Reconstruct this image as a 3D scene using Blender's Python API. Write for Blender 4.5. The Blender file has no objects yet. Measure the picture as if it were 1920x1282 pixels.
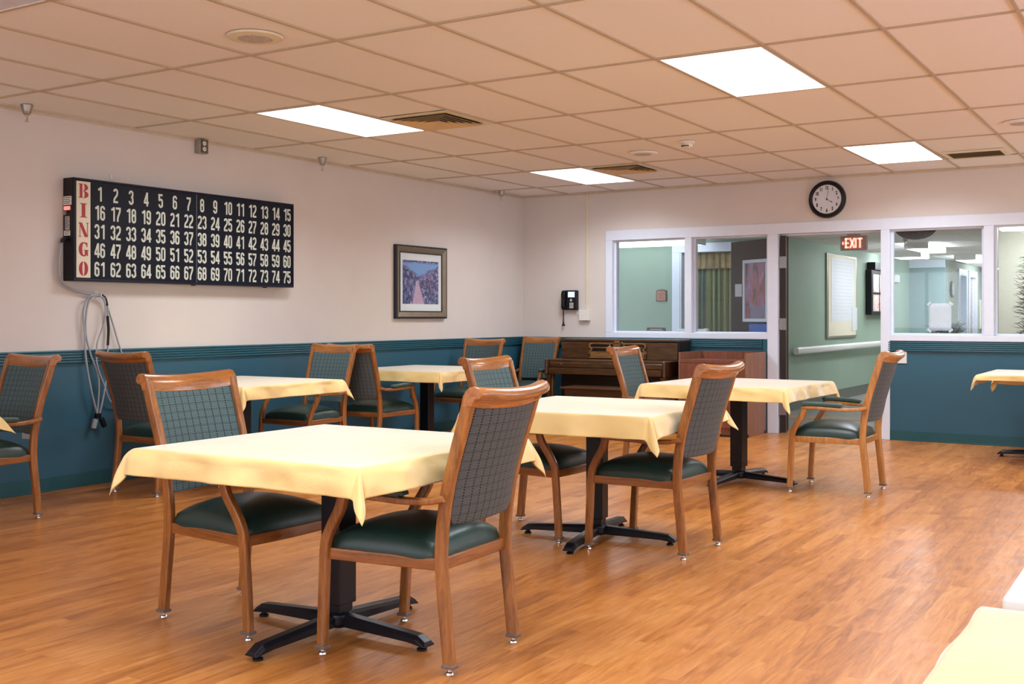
import bpy, bmesh, math, random
from mathutils import Vector, Matrix, noise
C = bpy.context.scene.collection
PI = math.pi
random.seed(7)

# ------------------------------------------------------------------ camera
cam_d = bpy.data.cameras.new('camera'); cam = bpy.data.objects.new('camera', cam_d); C.objects.link(cam)
cam.location = (6.799, -4.316, 1.214); cam.rotation_euler = (PI/2, 0, .5468)
cam_d.sensor_width = 36; cam_d.lens = 2067.7/1920*36
cam_d.shift_x = (960-984.68)/1920; cam_d.shift_y = (592.3-641)/1920
cam_d.clip_start = .05; cam_d.clip_end = 100
cam_d.dof.use_dof = True; cam_d.dof.focus_distance = 5.2; cam_d.dof.aperture_fstop = 20
bpy.context.scene.camera = cam

# ------------------------------------------------------------------ daylight, exposure
w = bpy.data.worlds.new('world'); bpy.context.scene.world = w; w.use_nodes = True
w.node_tree.nodes['Background'].inputs[0].default_value = (.80, .88, 1, 1)
w.node_tree.nodes['Background'].inputs[1].default_value = 5.0
vs = bpy.context.scene.view_settings
vs.view_transform = 'Standard'; vs.look = 'None'; vs.gamma = 1; vs.use_curve_mapping = False
vs.exposure = 0.06
LAMP = 3.0            # strength of the fluorescent lenses
TUBE = 31.0           # watts thrown downwards by each panel's tubes and louvre
HALL = 24.0            # strength of the corridor fixtures

# ------------------------------------------------------------------ materials
def srgb(r, g, b):
    f = lambda c: (c/255/12.92) if c/255 <= .04045 else ((c/255+.055)/1.055)**2.4
    return (f(r), f(g), f(b), 1)
class NT:
    def __init__(s, name):
        s.m = bpy.data.materials.new(name); s.m.use_nodes = True; s.t = s.m.node_tree
        s.b = s.t.nodes['Principled BSDF']; s.out = s.t.nodes['Material Output']
    def n(s, typ, **kw):
        x = s.t.nodes.new(typ)
        for k, v in kw.items():
            if k.startswith('i_'):
                x.inputs[k[2:].replace('_', ' ')].default_value = v
            else: setattr(x, k, v)
        return x
    def l(s, a, b): s.t.links.new(a, b)
    def math(s, op, a, b=None, c=None):
        x = s.n('ShaderNodeMath', operation=op)
        for i, v in enumerate((a, b, c)):
            if v is None: continue
            if isinstance(v, (int, float)): x.inputs[i].default_value = v
            else: s.l(v, x.inputs[i])
        return x.outputs[0]
    def mix(s, f, a, b):
        x = s.n('ShaderNodeMix', data_type='RGBA')
        for i, v in ((0, f), (6, a), (7, b)):
            if isinstance(v, (int, float)): x.inputs[i].default_value = v
            elif isinstance(v, tuple): x.inputs[i].default_value = v
            else: s.l(v, x.inputs[i])
        return x.outputs[2]
    def coords(s, scale=(1, 1, 1), rot=(0, 0, 0), kind='Object'):
        tc = s.n('ShaderNodeTexCoord'); mp = s.n('ShaderNodeMapping')
        mp.inputs['Scale'].default_value = scale; mp.inputs['Rotation'].default_value = rot
        s.l(tc.outputs[kind], mp.inputs['Vector']); return mp.outputs[0]
    def noise(s, v, scale=5, detail=4, rough=.5, dist=0):
        x = s.n('ShaderNodeTexNoise'); x.inputs['Scale'].default_value = scale
        x.inputs['Detail'].default_value = detail; x.inputs['Roughness'].default_value = rough
        x.inputs['Distortion'].default_value = dist
        s.l(v, x.inputs['Vector']); return x.outputs['Fac']
    def ramp(s, f, *stops):
        x = s.n('ShaderNodeValToRGB'); e = x.color_ramp.elements
        while len(e) < len(stops): e.new(.5)
        for k, (p, c) in enumerate(stops): e[k].position = p; e[k].color = c
        s.l(f, x.inputs[0]); return x.outputs[0]
    def bump(s, h, strength=.2, dist=.002):
        x = s.n('ShaderNodeBump'); x.inputs['Strength'].default_value = strength; x.inputs['Distance'].default_value = dist
        s.l(h, x.inputs['Height']); s.l(x.outputs[0], s.b.inputs['Normal'])
    def set(s, col=None, rough=None, metal=None, coat=None, spec=None, coat_rough=None):
        if col is not None:
            if isinstance(col, tuple): s.b.inputs['Base Color'].default_value = col
            else: s.l(col, s.b.inputs['Base Color'])
        if rough is not None: s.b.inputs['Roughness'].default_value = rough
        if metal is not None: s.b.inputs['Metallic'].default_value = metal
        if coat is not None: s.b.inputs['Coat Weight'].default_value = coat
        if coat_rough is not None: s.b.inputs['Coat Roughness'].default_value = coat_rough
        if spec is not None: s.b.inputs['Specular IOR Level'].default_value = spec
        return s.m
def plain(name, col, rough=.5, metal=0, var=.06, scale=14, bump=0, coat=0, spec=None):
    t = NT(name); v = t.coords(); n = t.noise(v, scale, 3)
    c2 = tuple(min(1, x*(1+var)) for x in col[:3])+(1,); c1 = tuple(x*(1-var) for x in col[:3])+(1,)
    t.set(t.ramp(n, (.3, c1), (.7, c2)), rough, metal, coat, spec)
    if bump: t.bump(t.noise(v, scale*12, 3), bump, .001)
    return t.m
def wood(name, dark, light, rough=.35, axis=(14, 14, 1.2), coat=.3, scale=3.0):
    t = NT(name); v = t.coords(axis)
    n = t.noise(v, scale, 6, .6, .8); n2 = t.noise(v, scale*6, 3, .5)
    f = t.math('ADD', t.math('MULTIPLY', n, .75), t.math('MULTIPLY', n2, .25))
    t.set(t.ramp(f, (.32, dark), (.68, light)), rough, 0, coat, coat_rough=.15)
    return t.m
def emit(name, col, strength):
    t = NT(name); t.b.inputs['Base Color'].default_value = (.8, .8, .8, 1)
    t.b.inputs['Emission Color'].default_value = col; t.b.inputs['Emission Strength'].default_value = strength
    t.b.inputs['Roughness'].default_value = .5
    return t.m
M = {}
M['beige'] = plain('beige_paint', (.68, .625, .59, 1), .75, var=.02, scale=3, bump=.08)
M['teal'] = plain('teal_paint', (.025, .108, .165, 1), .45, var=.03, scale=3, bump=.08)
M['teal_trim'] = plain('teal_trim_paint', (.014, .105, .150, 1), .35, var=.03)
M['teal_base'] = plain('teal_vinyl_base', (.010, .085, .105, 1), .35, var=.05)
M['green'] = plain('green_paint', (.285, .385, .305, 1), .6, var=.03, scale=2, bump=.05)
M['blue_green'] = plain('blue_green_paint', (.26, .38, .385, 1), .5, var=.03, scale=2)
M['cream'] = plain('cream_paint', (.66, .64, .50, 1), .6, var=.02)
M['white_paint'] = plain('white_gloss_paint', (.72, .78, .90, 1), .35, var=.015)
M['white_plastic'] = plain('white_plastic', (.75, .75, .74, 1), .35, var=.02)
M['ivory'] = plain('ivory_plastic', (.72, .66, .48, 1), .4, var=.02)
M['ivory_white'] = plain('ivory_box', (.78, .76, .70, 1), .4, var=.02)
M['hall_ceiling'] = plain('hall_ceiling_tile', (.86, .83, .80, 1), .8, var=.04, scale=30)
M['black_metal'] = plain('black_enamel', (.004, .005, .010, 1), .34, 0, var=.2, scale=40, bump=.1, spec=.35)
M['black_plastic'] = plain('black_plastic', (.004, .004, .006, 1), .4, var=.1, spec=.35)
M['chrome'] = plain('chrome', (.72, .71, .70, 1), .2, 1, var=.05)
M['brushed'] = plain('brushed_steel', (.42, .40, .37, 1), .38, 1, var=.1, scale=60)
M['glide_rubber'] = plain('glide_plastic', (.16, .13, .12, 1), .5, var=.1)
M['tan_grille'] = plain('tan_louver_paint', (.66, .50, .28, 1), .5, var=.04)
M['void'] = plain('duct_black', (.012, .010, .008, 1), .9)
M['paper'] = plain('paper', (.66, .68, .72, 1), .7, var=.02)
M['cork'] = plain('cream_board', (.72, .66, .52, 1), .7, var=.05, scale=60)
M['hall_floor'] = plain('grey_vinyl', (.24, .22, .21, 1), .35, var=.12, scale=6)
M['hall_stripe'] = plain('orange_vinyl', (.44, .22, .10, 1), .35, var=.08, scale=6)
M['board'] = plain('bingo_board_navy', (.0022, .0042, .013, 1), .5, var=.15, spec=.25)
M['board_frame'] = plain('bingo_frame_navy', (.003, .005, .022, 1), .4, var=.1, spec=.3)
M['numeral'] = plain('bone_numeral', (.60, .64, .56, 1), .5, var=.04)
M['strip'] = plain('cream_strip', (.72, .66, .52, 1), .5, var=.02)
M['red'] = plain('bingo_red', (.36, .018, .030, 1), .45, var=.04)
M['red_lamp'] = emit('red_indicator', (1, .05, .02, 1), .7)
M['cable'] = plain('grey_cable', (.34, .36, .39, 1), .4, var=.05)
M['tile_lens'] = plain('unlit_lens', (.62, .64, .80, 1), .4)
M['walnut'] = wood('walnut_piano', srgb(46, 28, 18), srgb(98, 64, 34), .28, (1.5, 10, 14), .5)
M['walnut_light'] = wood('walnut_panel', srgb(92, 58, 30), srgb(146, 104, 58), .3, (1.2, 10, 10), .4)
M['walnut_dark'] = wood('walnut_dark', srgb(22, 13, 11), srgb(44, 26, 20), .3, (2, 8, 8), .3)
M['cabinet'] = wood('cabinet_cherry', srgb(104, 58, 42), srgb(140, 84, 62), .42, (9, 9, 1.0), .1)
M['cab_side'] = wood('cabinet_side', srgb(120, 78, 58), srgb(150, 102, 78), .45, (9, 9, 1.0), .1)
M['door_wood'] = wood('dark_door_wood', srgb(34, 20, 18), srgb(58, 37, 32), .65, (8, 8, 1), 0)
M['chair_wood'] = wood('chair_wood', srgb(108, 64, 26), srgb(178, 114, 54), .28, (16, 16, 2.2), .5, 2.0)
M['rail_wood'] = wood('chair_rail_wood', srgb(126, 74, 30), srgb(190, 120, 56), .24, (20, 2.2, 20), .6, 2.0)
M['apron_wood'] = wood('chair_apron_wood', srgb(110, 64, 26), srgb(168, 104, 48), .3, (3, 3, 40), .4, 2.0)
M['chair_wood_pale'] = wood('chair_wood_pale', srgb(156, 100, 48), srgb(206, 148, 84), .28, (16, 16, 2.2), .5, 2.5)
M['brass'] = plain('brass', (.55, .38, .14, 1), .3, 1, var=.05)
M['bronze_frame'] = plain('bronze_frame', (.26, .21, .14, 1), .38, .55, var=.08)
M['dark_frame'] = plain('dark_frame', (.012, .010, .020, 1), .35, var=.1)
M['mat_board'] = plain('mat_board', (.72, .78, .80, 1), .6, var=.01)
M['plaque'] = plain('bronze_plaque', (.33, .13, .07, 1), .4, .2, var=.1)
M['plaque_dark'] = plain('plaque_edge', (.05, .04, .035, 1), .5)
M['maroon'] = plain('maroon_plastic', (.06, .02, .02, 1), .4)
M['sign_blue'] = plain('blue_plastic', (.03, .12, .52, 1), .4, var=.08)
M['leaf'] = plain('leaf_green', (.03, .09, .04, 1), .5, var=.5, scale=30)
M['leaf_pale'] = plain('leaf_pale', (.55, .62, .50, 1), .6, var=.2, scale=30)
M['flower_red'] = plain('flower_red', (.55, .06, .08, 1), .6, var=.3)
M['terracotta'] = plain('planter', (.35, .30, .26, 1), .6)
M['lamp'] = emit('fluorescent_lens', (.95, .97, 1, 1), LAMP)
M['strip_bright'] = emit('strip_fluorescent_bright', (.9, .95, 1, 1), 26.0)
M['strip_lamp'] = emit('strip_fluorescent', (.9, .95, 1, 1), 3.2)
M['hall_lamp'] = emit('hall_fluorescent', (.88, .94, 1, 1), HALL)
M['exit_letters'] = emit('exit_letters', (1, .16, .10, 1), 3.2)
M['exit_face'] = plain('exit_face', (.50, .30, .27, 1), .5)
M['exit_case'] = plain('exit_case', (.42, .38, .36, 1), .4)
M['screen'] = emit('phone_screen', (.35, .65, 1, 1), .8)
M['vinyl'] = plain('dark_green_vinyl', (.014, .040, .033, 1), .38, var=.12, scale=20, bump=.12, spec=.5)
M['pad_vinyl'] = plain('arm_pad_vinyl', (.035, .085, .072, 1), .38, var=.1, scale=20, bump=.1)
M['brown_wall'] = plain('taupe', (.45, .40, .36, 1), .6)

def floor_mat():
    t = NT('wood_look_vinyl_plank')
    v = t.coords((1, 1, 1), (0, 0, PI/2))
    br = t.n('ShaderNodeTexBrick'); br.offset = .37; br.offset_frequency = 2
    br.inputs['Scale'].default_value = 1; br.inputs['Brick Width'].default_value = .92; br.inputs['Row Height'].default_value = .076
    br.inputs['Mortar Size'].default_value = .0005; br.inputs['Mortar Smooth'].default_value = 0; br.inputs['Bias'].default_value = 0
    br.inputs['Color1'].default_value = (0, 0, 0, 1); br.inputs['Color2'].default_value = (1, 1, 1, 1); br.inputs['Mortar'].default_value = (.25, .25, .25, 1)
    t.l(v, br.inputs['Vector'])
    # grain runs along Y
    add = t.n('ShaderNodeVectorMath', operation='MULTIPLY_ADD')
    t.l(br.outputs['Color'], add.inputs[0]); add.inputs[1].default_value = (3.1, 7.7, 1.3); t.l(t.coords((11, 1.1, 1)), add.inputs[2])
    g = t.noise(add.outputs[0], 2.2, 6, .62, 1.6)
    g2 = t.noise(t.coords((60, 3, 1)), 2.0, 4, .6, .4)
    blotch = t.noise(t.coords((.9, .5, 1)), 1.3, 3, .5)
    f = t.math('ADD', t.math('MULTIPLY', g, .62), t.math('MULTIPLY', br.outputs['Color'], .15))
    f = t.math('ADD', f, t.math('MULTIPLY', g2, .16)); f = t.math('ADD', f, t.math('MULTIPLY', blotch, .12))
    col = t.ramp(f, (.34, srgb(146, 82, 30)), (.53, srgb(198, 126, 56)), (.74, srgb(222, 156, 86)))
    t.set(col, None, 0, .25, coat_rough=.22)
    r = t.ramp(t.noise(t.coords((2, 2, 1)), 3, 4), (.3, (.30,)*3+(1,)), (.7, (.44,)*3+(1,)))
    t.l(r, t.b.inputs['Roughness'])
    t.bump(t.math('ADD', g2, t.noise(t.coords(), 9, 3)), .10, .001)
    return t.m
M['floor'] = floor_mat()
def ceiling_mat():
    t = NT('acoustic_tile'); v = t.coords()
    n = t.noise(v, 90, 4, .7)
    br = t.noise(v, .6, 2)
    f = t.math('ADD', t.math('MULTIPLY', n, .4), t.math('MULTIPLY', br, .6))
    t.set(t.ramp(f, (.3, (.81, .80, .81, 1)), (.7, (.86, .85, .86, 1))), .85)
    t.bump(n, .15, .001); return t.m
M['ceiling'] = ceiling_mat()
M['tbar'] = plain('ceiling_tee', (.50, .40, .29, 1), .5, var=.04)
def cloth_mat():
    t = NT('yellow_cotton'); v = t.coords()
    n = t.noise(v, 5, 4); weave = t.noise(t.coords((1, 1, 1)), 420, 2)
    t.set(t.ramp(n, (.3, (.84, .615, .24, 1)), (.7, (.88, .66, .285, 1))), .50, spec=.5)
    t.b.inputs['Sheen Weight'].default_value = 1.0; t.b.inputs['Sheen Roughness'].default_value = .35
    h = t.math('ADD', t.math('MULTIPLY', t.noise(v, 14, 4, .6, .5), 1.0), t.math('MULTIPLY', weave, .08))
    t.bump(h, .35, .006)
    return t.m
M['cloth'] = cloth_mat()
def fabric_mat(name, ca, cb):
    t = NT(name); tc = t.n('ShaderNodeTexCoord'); sx = t.n('ShaderNodeSeparateXYZ')
    t.l(tc.outputs['Object'], sx.inputs[0]); Y, Z = sx.outputs[1], sx.outputs[2]
    def fr(s, p, off=0): return t.math('FRACT', t.math('ADD', t.math('DIVIDE', s, p), 100+off))
    def near(fx, w): return t.math('LESS_THAN', t.math('ABSOLUTE', t.math('SUBTRACT', fx, .5)), w)
    base = t.mix(t.noise(t.coords((30, 90, 260)), 3, 4, .6), ca, cb)
    thin = near(fr(Z, .0075), .16)
    c = t.mix(t.math('MULTIPLY', thin, .22), base, (.22, .26, .22, 1))
    jag = t.math('ADD', Z, t.math('MULTIPLY', t.noise(t.coords((40, 40, 1)), 4, 2), .012))
    band = near(fr(jag, .031), .09)
    c = t.mix(t.math('MULTIPLY', band, .38), c, (.022, .036, .055, 1))
    dots = t.math('MULTIPLY', near(fr(Y, .0365), .065), near(fr(Z, .0098), .27))
    c = t.mix(dots, c, (.004, .005, .010, 1))
    t.set(c, .85, spec=.2); t.b.inputs['Sheen Weight'].default_value = .1
    t.bump(t.noise(t.coords((200, 200, 500)), 2, 2), .3, .001)
    return t.m
M['fabric'] = fabric_mat('chair_front_fabric', (.052, .098, .112, 1), (.112, .165, .170, 1))
M['fabric_rear'] = fabric_mat('chair_rear_fabric', (.056, .068, .078, 1), (.112, .116, .114, 1))
def glass_mat():
    t = NT('wired_glass')
    tr = t.n('ShaderNodeBsdfTransparent'); gl = t.n('ShaderNodeBsdfGlossy'); gl.inputs['Roughness'].default_value = .02
    df = t.n('ShaderNodeBsdfDiffuse'); df.inputs[0].default_value = (.7, .75, .8, 1)
    tr.inputs[0].default_value = (.93, .96, .97, 1)
    fz = t.n('ShaderNodeFresnel'); fz.inputs[0].default_value = 1.5; ge = t.n('ShaderNodeNewGeometry')
    m1 = t.n('ShaderNodeMixShader'); t.l(t.math('MULTIPLY', fz.outputs[0], t.math('SUBTRACT', 1, ge.outputs['Backfacing'])), m1.inputs[0]); t.l(tr.outputs[0], m1.inputs[1]); t.l(gl.outputs[0], m1.inputs[2])
    tc = t.n('ShaderNodeTexCoord'); sx = t.n('ShaderNodeSeparateXYZ'); t.l(tc.outputs['Object'], sx.inputs[0])
    a = t.math('ADD', sx.outputs[0], sx.outputs[2]); b = t.math('SUBTRACT', sx.outputs[0], sx.outputs[2])
    def line(q): return t.math('LESS_THAN', t.math('ABSOLUTE', t.math('SUBTRACT', t.math('FRACT', t.math('ADD', t.math('DIVIDE', q, .026), 400)), .5)), .06)
    wmask = t.math('MULTIPLY', t.math('MAXIMUM', line(a), line(b)), .12)
    m2 = t.n('ShaderNodeMixShader'); t.l(wmask, m2.inputs[0]); t.l(m1.outputs[0], m2.inputs[1]); t.l(df.outputs[0], m2.inputs[2])
    t.l(m2.outputs[0], t.out.inputs['Surface']); return t.m
M['glass'] = glass_mat()
def picture_glass():
    t = NT('picture_glass'); tr = t.n('ShaderNodeBsdfTransparent'); gl = t.n('ShaderNodeBsdfGlossy'); gl.inputs['Roughness'].default_value = .03
    fz = t.n('ShaderNodeFresnel'); fz.inputs[0].default_value = 1.45; ge = t.n('ShaderNodeNewGeometry')
    m1 = t.n('ShaderNodeMixShader'); t.l(t.math('MULTIPLY', fz.outputs[0], t.math('SUBTRACT', 1, ge.outputs['Backfacing'])), m1.inputs[0]); t.l(tr.outputs[0], m1.inputs[1]); t.l(gl.outputs[0], m1.inputs[2])
    t.l(m1.outputs[0], t.out.inputs['Surface']); return t.m
M['pglass'] = picture_glass()
def garden_mat():
    # soft garden path under blue sky, painted; generated coords: Y across, Z up
    t = NT('garden_print'); tc = t.n('ShaderNodeTexCoord'); sx = t.n('ShaderNodeSeparateXYZ'); t.l(tc.outputs['Generated'], sx.inputs[0])
    y, z = sx.outputs[1], sx.outputs[2]
    mp = t.n('ShaderNodeMapping'); mp.inputs['Scale'].default_value = (1, 14, 9); t.l(tc.outputs['Generated'], mp.inputs[0])
    n = t.noise(mp.outputs[0], 1.0, 6, .7, .8)
    fol = t.ramp(n, (.40, srgb(34, 38, 72)), (.50, srgb(70, 78, 124)), (.58, srgb(130, 126, 176)), (.68, srgb(206, 196, 224)))
    mp2 = t.n('ShaderNodeMapping'); mp2.inputs['Scale'].default_value = (1, 22, 26); t.l(tc.outputs['Generated'], mp2.inputs[0])
    n3 = t.noise(mp2.outputs[0], 1.2, 3, .6)
    red = t.math('MULTIPLY', t.math('GREATER_THAN', n3, .62), t.math('GREATER_THAN', y, .5))
    red = t.math('MULTIPLY', red, t.math('MULTIPLY', t.math('LESS_THAN', z, .72), t.math('GREATER_THAN', z, .25)))
    c = t.mix(t.math('MULTIPLY', red, .9), fol, srgb(214, 96, 108))
    # sky
    d = t.math('ADD', z, t.math('MULTIPLY', n, -.55))
    d2 = t.math('SUBTRACT', d, t.math('MULTIPLY', t.math('ABSOLUTE', t.math('SUBTRACT', y, .48)), .55))
    sky = t.math('GREATER_THAN', d2, .36)
    sky = t.math('MULTIPLY', sky, t.math('LESS_THAN', t.math('ADD', z, t.math('MULTIPLY', n, .25)), 1.05))
    c = t.mix(sky, c, srgb(118, 158, 214))
    # path
    wid = t.math('MULTIPLY', t.math('SUBTRACT', .56, z), .26); wid = t.math('ADD', wid, .02)
    mid = t.math('ADD', .40, t.math('MULTIPLY', t.math('SUBTRACT', .55, z), .06))
    pa = t.math('LESS_THAN', t.math('ADD', t.math('ABSOLUTE', t.math('SUBTRACT', y, mid)), t.math('MULTIPLY', t.math('SUBTRACT', n, .5), .1)), wid)
    pa = t.math('MULTIPLY', pa, t.math('LESS_THAN', z, .54))
    c = t.mix(pa, c, t.mix(n3, srgb(150, 118, 156), srgb(214, 184, 208)))
    t.set(c, .6); return t.m
M['garden'] = garden_mat()
def poster_mat():
    t = NT('red_purple_print'); v = t.coords((3, 3, 3), kind='Generated')
    n = t.noise(v, 1.0, 5, .6, .5)
    tc = t.n('ShaderNodeTexCoord'); sx = t.n('ShaderNodeSeparateXYZ'); t.l(tc.outputs['Generated'], sx.inputs[0])
    c = t.ramp(n, (.36, srgb(70, 34, 66)), (.46, srgb(176, 78, 92)), (.56, srgb(138, 98, 172)), (.68, srgb(222, 150, 130)))
    c = t.mix(t.math('MULTIPLY', t.math('LESS_THAN', sx.outputs[2], .22), .65), c, srgb(92, 112, 160))
    t.set(c, .4); return t.m
M['poster'] = poster_mat()
def curtain_mat(name, a, b, c_):
    t = NT(name); tc = t.n('ShaderNodeTexCoord'); sx = t.n('ShaderNodeSeparateXYZ'); t.l(tc.outputs['Object'], sx.inputs[0])
    s = t.noise(t.coords((9, 0, 0)), 1.0, 2)
    col = t.ramp(s, (.38, a), (.5, b), (.62, c_))
    fx = t.math('LESS_THAN', t.math('FRACT', t.math('ADD', t.math('DIVIDE', sx.outputs[0], .022), 400)), .25)
    fz = t.math('LESS_THAN', t.math('FRACT', t.math('DIVIDE', sx.outputs[2], .022)), .25)
    t.set(t.mix(t.math('MULTIPLY', t.math('MAXIMUM', fx, fz), .45), col, srgb(70, 84, 60)), .8); return t.m
M['curtain'] = curtain_mat('striped_curtain', srgb(96, 120, 116), srgb(128, 140, 96), srgb(158, 160, 110))
M['valance'] = plain('tan_valance', srgb(150, 132, 92), .8, var=.25, scale=10)
def flyer_mat():
    t = NT('printed_flyers'); v = t.coords((1, 9, 12), kind='Generated')
    n = t.noise(v, 1.5, 3, .6)
    t.set(t.ramp(n, (.40, srgb(196, 92, 80)), (.47, srgb(230, 214, 208)), (.60, srgb(214, 212, 214)), (.68, srgb(120, 120, 128))), .5); return t.m
M['flyer'] = flyer_mat()

# ------------------------------------------------------------------ mesh helpers
def link(name, bm, mats, parent=None, smooth=0, bev=0, seg=2):
    me = bpy.data.meshes.new(name)
    bmesh.ops.recalc_face_normals(bm, faces=bm.faces)
    bm.to_mesh(me); bm.free()
    for m in (mats if isinstance(mats, (list, tuple)) else [mats]): me.materials.append(M[m] if isinstance(m, str) else m)
    if smooth:
        for p in me.polygons: p.use_smooth = True
        me.set_sharp_from_angle(angle=math.radians(smooth))
    o = bpy.data.objects.new(name, me); C.objects.link(o)
    if parent: o.parent = parent
    if bev:
        b = o.modifiers.new('bevel', 'BEVEL'); b.width = bev; b.segments = seg; b.limit_method = 'ANGLE'; b.angle_limit = math.radians(40)
    return o
def BM(): return bmesh.new()
def box(bm, x0, x1, y0, y1, z0, z1, mi=0):
    vs_ = [bm.verts.new((x, y, z)) for x in (x0, x1) for y in (y0, y1) for z in (z0, z1)]
    for f in ((0, 1, 3, 2), (4, 6, 7, 5), (0, 4, 5, 1), (2, 3, 7, 6), (0, 2, 6, 4), (1, 5, 7, 3)):
        q = bm.faces.new([vs_[i] for i in f]); q.material_index = mi
    return vs_
def fbox(bm, ax, a0, a1, b0, b1, c0, c1, w, wb=None):
    # four boxes that meet without overlapping; ax = thin axis, a/b = frame plane, c = thickness
    wb = w if wb is None else wb
    for (p0, p1, q0, q1) in ((a0, a1, b0, b0+wb), (a0, a1, b1-wb, b1), (a0, a0+w, b0+wb, b1-wb), (a1-w, a1, b0+wb, b1-wb)):
        if ax == 'x': box(bm, c0, c1, p0, p1, q0, q1)
        if ax == 'y': box(bm, p0, p1, c0, c1, q0, q1)
        if ax == 'z': box(bm, p0, p1, q0, q1, c0, c1)
def obox(bm, c, u, v, wv, hu, hv, hw):
    c, u, v, wv = Vector(c), Vector(u).normalized(), Vector(v).normalized(), Vector(wv).normalized()
    vs_ = [bm.verts.new(c+u*a*hu+v*b*hv+wv*d*hw) for a in (-1, 1) for b in (-1, 1) for d in (-1, 1)]
    for f in ((0, 1, 3, 2), (4, 6, 7, 5), (0, 4, 5, 1), (2, 3, 7, 6), (0, 2, 6, 4), (1, 5, 7, 3)): bm.faces.new([vs_[i] for i in f])
def rrect(a, b, r, n=3):
    pts = []
    for cx, cy, s in ((a-r, b-r, 0), (-a+r, b-r, PI/2), (-a+r, -b+r, PI), (a-r, -b+r, 1.5*PI)):
        for k in range(n+1):
            t = s+PI/2*k/n; pts.append((cx+r*math.cos(t), cy+r*math.sin(t)))
    return pts
def circ(r, n=12): return [(r*math.cos(2*PI*k/n), r*math.sin(2*PI*k/n)) for k in range(n)]
def cr(pts, n=6):
    P = [Vector(p) for p in pts]; out = []
    for i in range(len(P)-1):
        p0, p1, p2, p3 = P[max(i-1, 0)], P[i], P[i+1], P[min(i+2, len(P)-1)]
        for k in range(n):
            t = k/n
            out.append(.5*((2*p1)+(-p0+p2)*t+(2*p0-5*p1+4*p2-p3)*t*t+(-p0+3*p1-3*p2+p3)*t**3))
    out.append(P[-1]); return out
def sweep(bm, path, prof, side=None, scales=None, cap=True):
    P = [Vector(p) for p in path]; rings = []; last = None
    for i, p in enumerate(P):
        t = (P[min(i+1, len(P)-1)]-P[max(i-1, 0)]).normalized()
        if side is not None: s = Vector(side); s = (s-t*s.dot(t)).normalized()
        else:
            if last is None:
                s = t.cross(Vector((0, 0, 1))); s = s.normalized() if s.length > .1 else Vector((1, 0, 0))
            else: s = (last-t*last.dot(t)).normalized()
            last = s
        n = s.cross(t).normalized(); k = scales[i] if scales else 1
        if not isinstance(k, tuple): k = (k, k)
        rings.append([bm.verts.new(p+n*a*k[0]+s*b*k[1]) for a, b in prof])
    m = len(prof)
    for r0, r1 in zip(rings, rings[1:]):
        for j in range(m): bm.faces.new((r0[j], r0[(j+1) % m], r1[(j+1) % m], r1[j]))
    if cap: bm.faces.new(rings[0]); bm.faces.new(list(reversed(rings[-1])))
def lathe(bm, prof, c=(0, 0, 0), n=20, axis='z'):
    rings = []
    for r, h in prof:
        ring = []
        for k in range(n):
            a = 2*PI*k/n; p = (r*math.cos(a), r*math.sin(a), h)
            if axis == 'x': p = (h, p[0], p[1])
            if axis == 'y': p = (p[0], h, p[1])
            ring.append(bm.verts.new((c[0]+p[0], c[1]+p[1], c[2]+p[2])))
        rings.append(ring)
    for r0, r1 in zip(rings, rings[1:]):
        for j in range(n): bm.faces.new((r0[j], r0[(j+1) % n], r1[(j+1) % n], r1[j]))
    bm.faces.new(rings[0]); bm.faces.new(list(reversed(rings[-1])))
def tag(o, label=None, cat=None, group=None, kind=None):
    if label: o['label'] = label
    if cat: o['category'] = cat
    if group: o['group'] = group
    if kind: o['kind'] = kind
    return o
def thing(name, label, cat, loc=(0, 0, 0), rz=0, group=None):
    o = bpy.data.objects.new(name, None); C.objects.link(o); o.location = loc; o.rotation_euler = (0, 0, rz); o.empty_display_size = .1
    return tag(o, label, cat, group)
def struct(name, bm, m, **k): return tag(link(name, bm, m, **k), kind='structure')
def dup(root, loc, rz, label, mats=None):
    def cp(o, par):
        c = o.copy(); C.objects.link(c); c.parent = par
        for ch in [q for q in kids.get(o.name, [])]: cp(ch, c)
        return c
    kids = {}
    for q in list(C.objects):
        if q.parent: kids.setdefault(q.parent.name, []).append(q)
    r = cp(root, None); r.location = loc; r.rotation_euler = (0, 0, rz); r['label'] = label
    return r

# ------------------------------------------------------------------ room shell
XR, YB, YF, H = 9.144, 6.8, -6.4, 2.62
T = .6096; J = 1.2192
bm = BM(); box(bm, -.1, XR+.1, YF-.1, 7.38, -.1, 0); struct('floor', bm, 'floor')
bm = BM(); box(bm, -.1, XR+.1, YF-.1, YB+.15, H+.006, H+.1); struct('ceiling', bm, 'ceiling')
# ceiling grid of tee bars
bm = BM()
for i in range(1, 15): box(bm, i*T-.0095, i*T+.0095, YF, YB, H-.003, H+.006)
for j in range(-5, 6): box(bm, 0, XR, j*J-.0095, j*J+.0095, H-.0025, H+.006)
struct('trim_1', bm, 'tbar')
bm = BM(); box(bm, 0, .024, YF, YB, H-.004, H+.005); box(bm, 0, .004, YF, YB, H-.022, H)
box(bm, 0, XR, YB-.004, YB, H-.02, H); box(bm, .024, XR, YB-.022, YB, H-.004, H+.004)
struct('trim_2', bm, plain('ceiling_edge_trim', (.60, .51, .40, 1), .5))
RZ = .972
bm = BM(); box(bm, -.12, 0, YF, YB+.15, RZ, H+.1, 0); box(bm, -.12, 0, YF, YB+.15, 0, RZ, 1); struct('wall_left', bm, ['beige', 'teal'])
bm = BM()
WX0, WX1 = 1.107, 6.13
box(bm, 0, WX0, YB, YB+.15, RZ, H+.1, 0); box(bm, WX0, WX1, YB, YB+.15, 2.172, H+.1, 0); box(bm, WX1, XR, YB, YB+.15, RZ, H+.1, 0)
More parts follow.
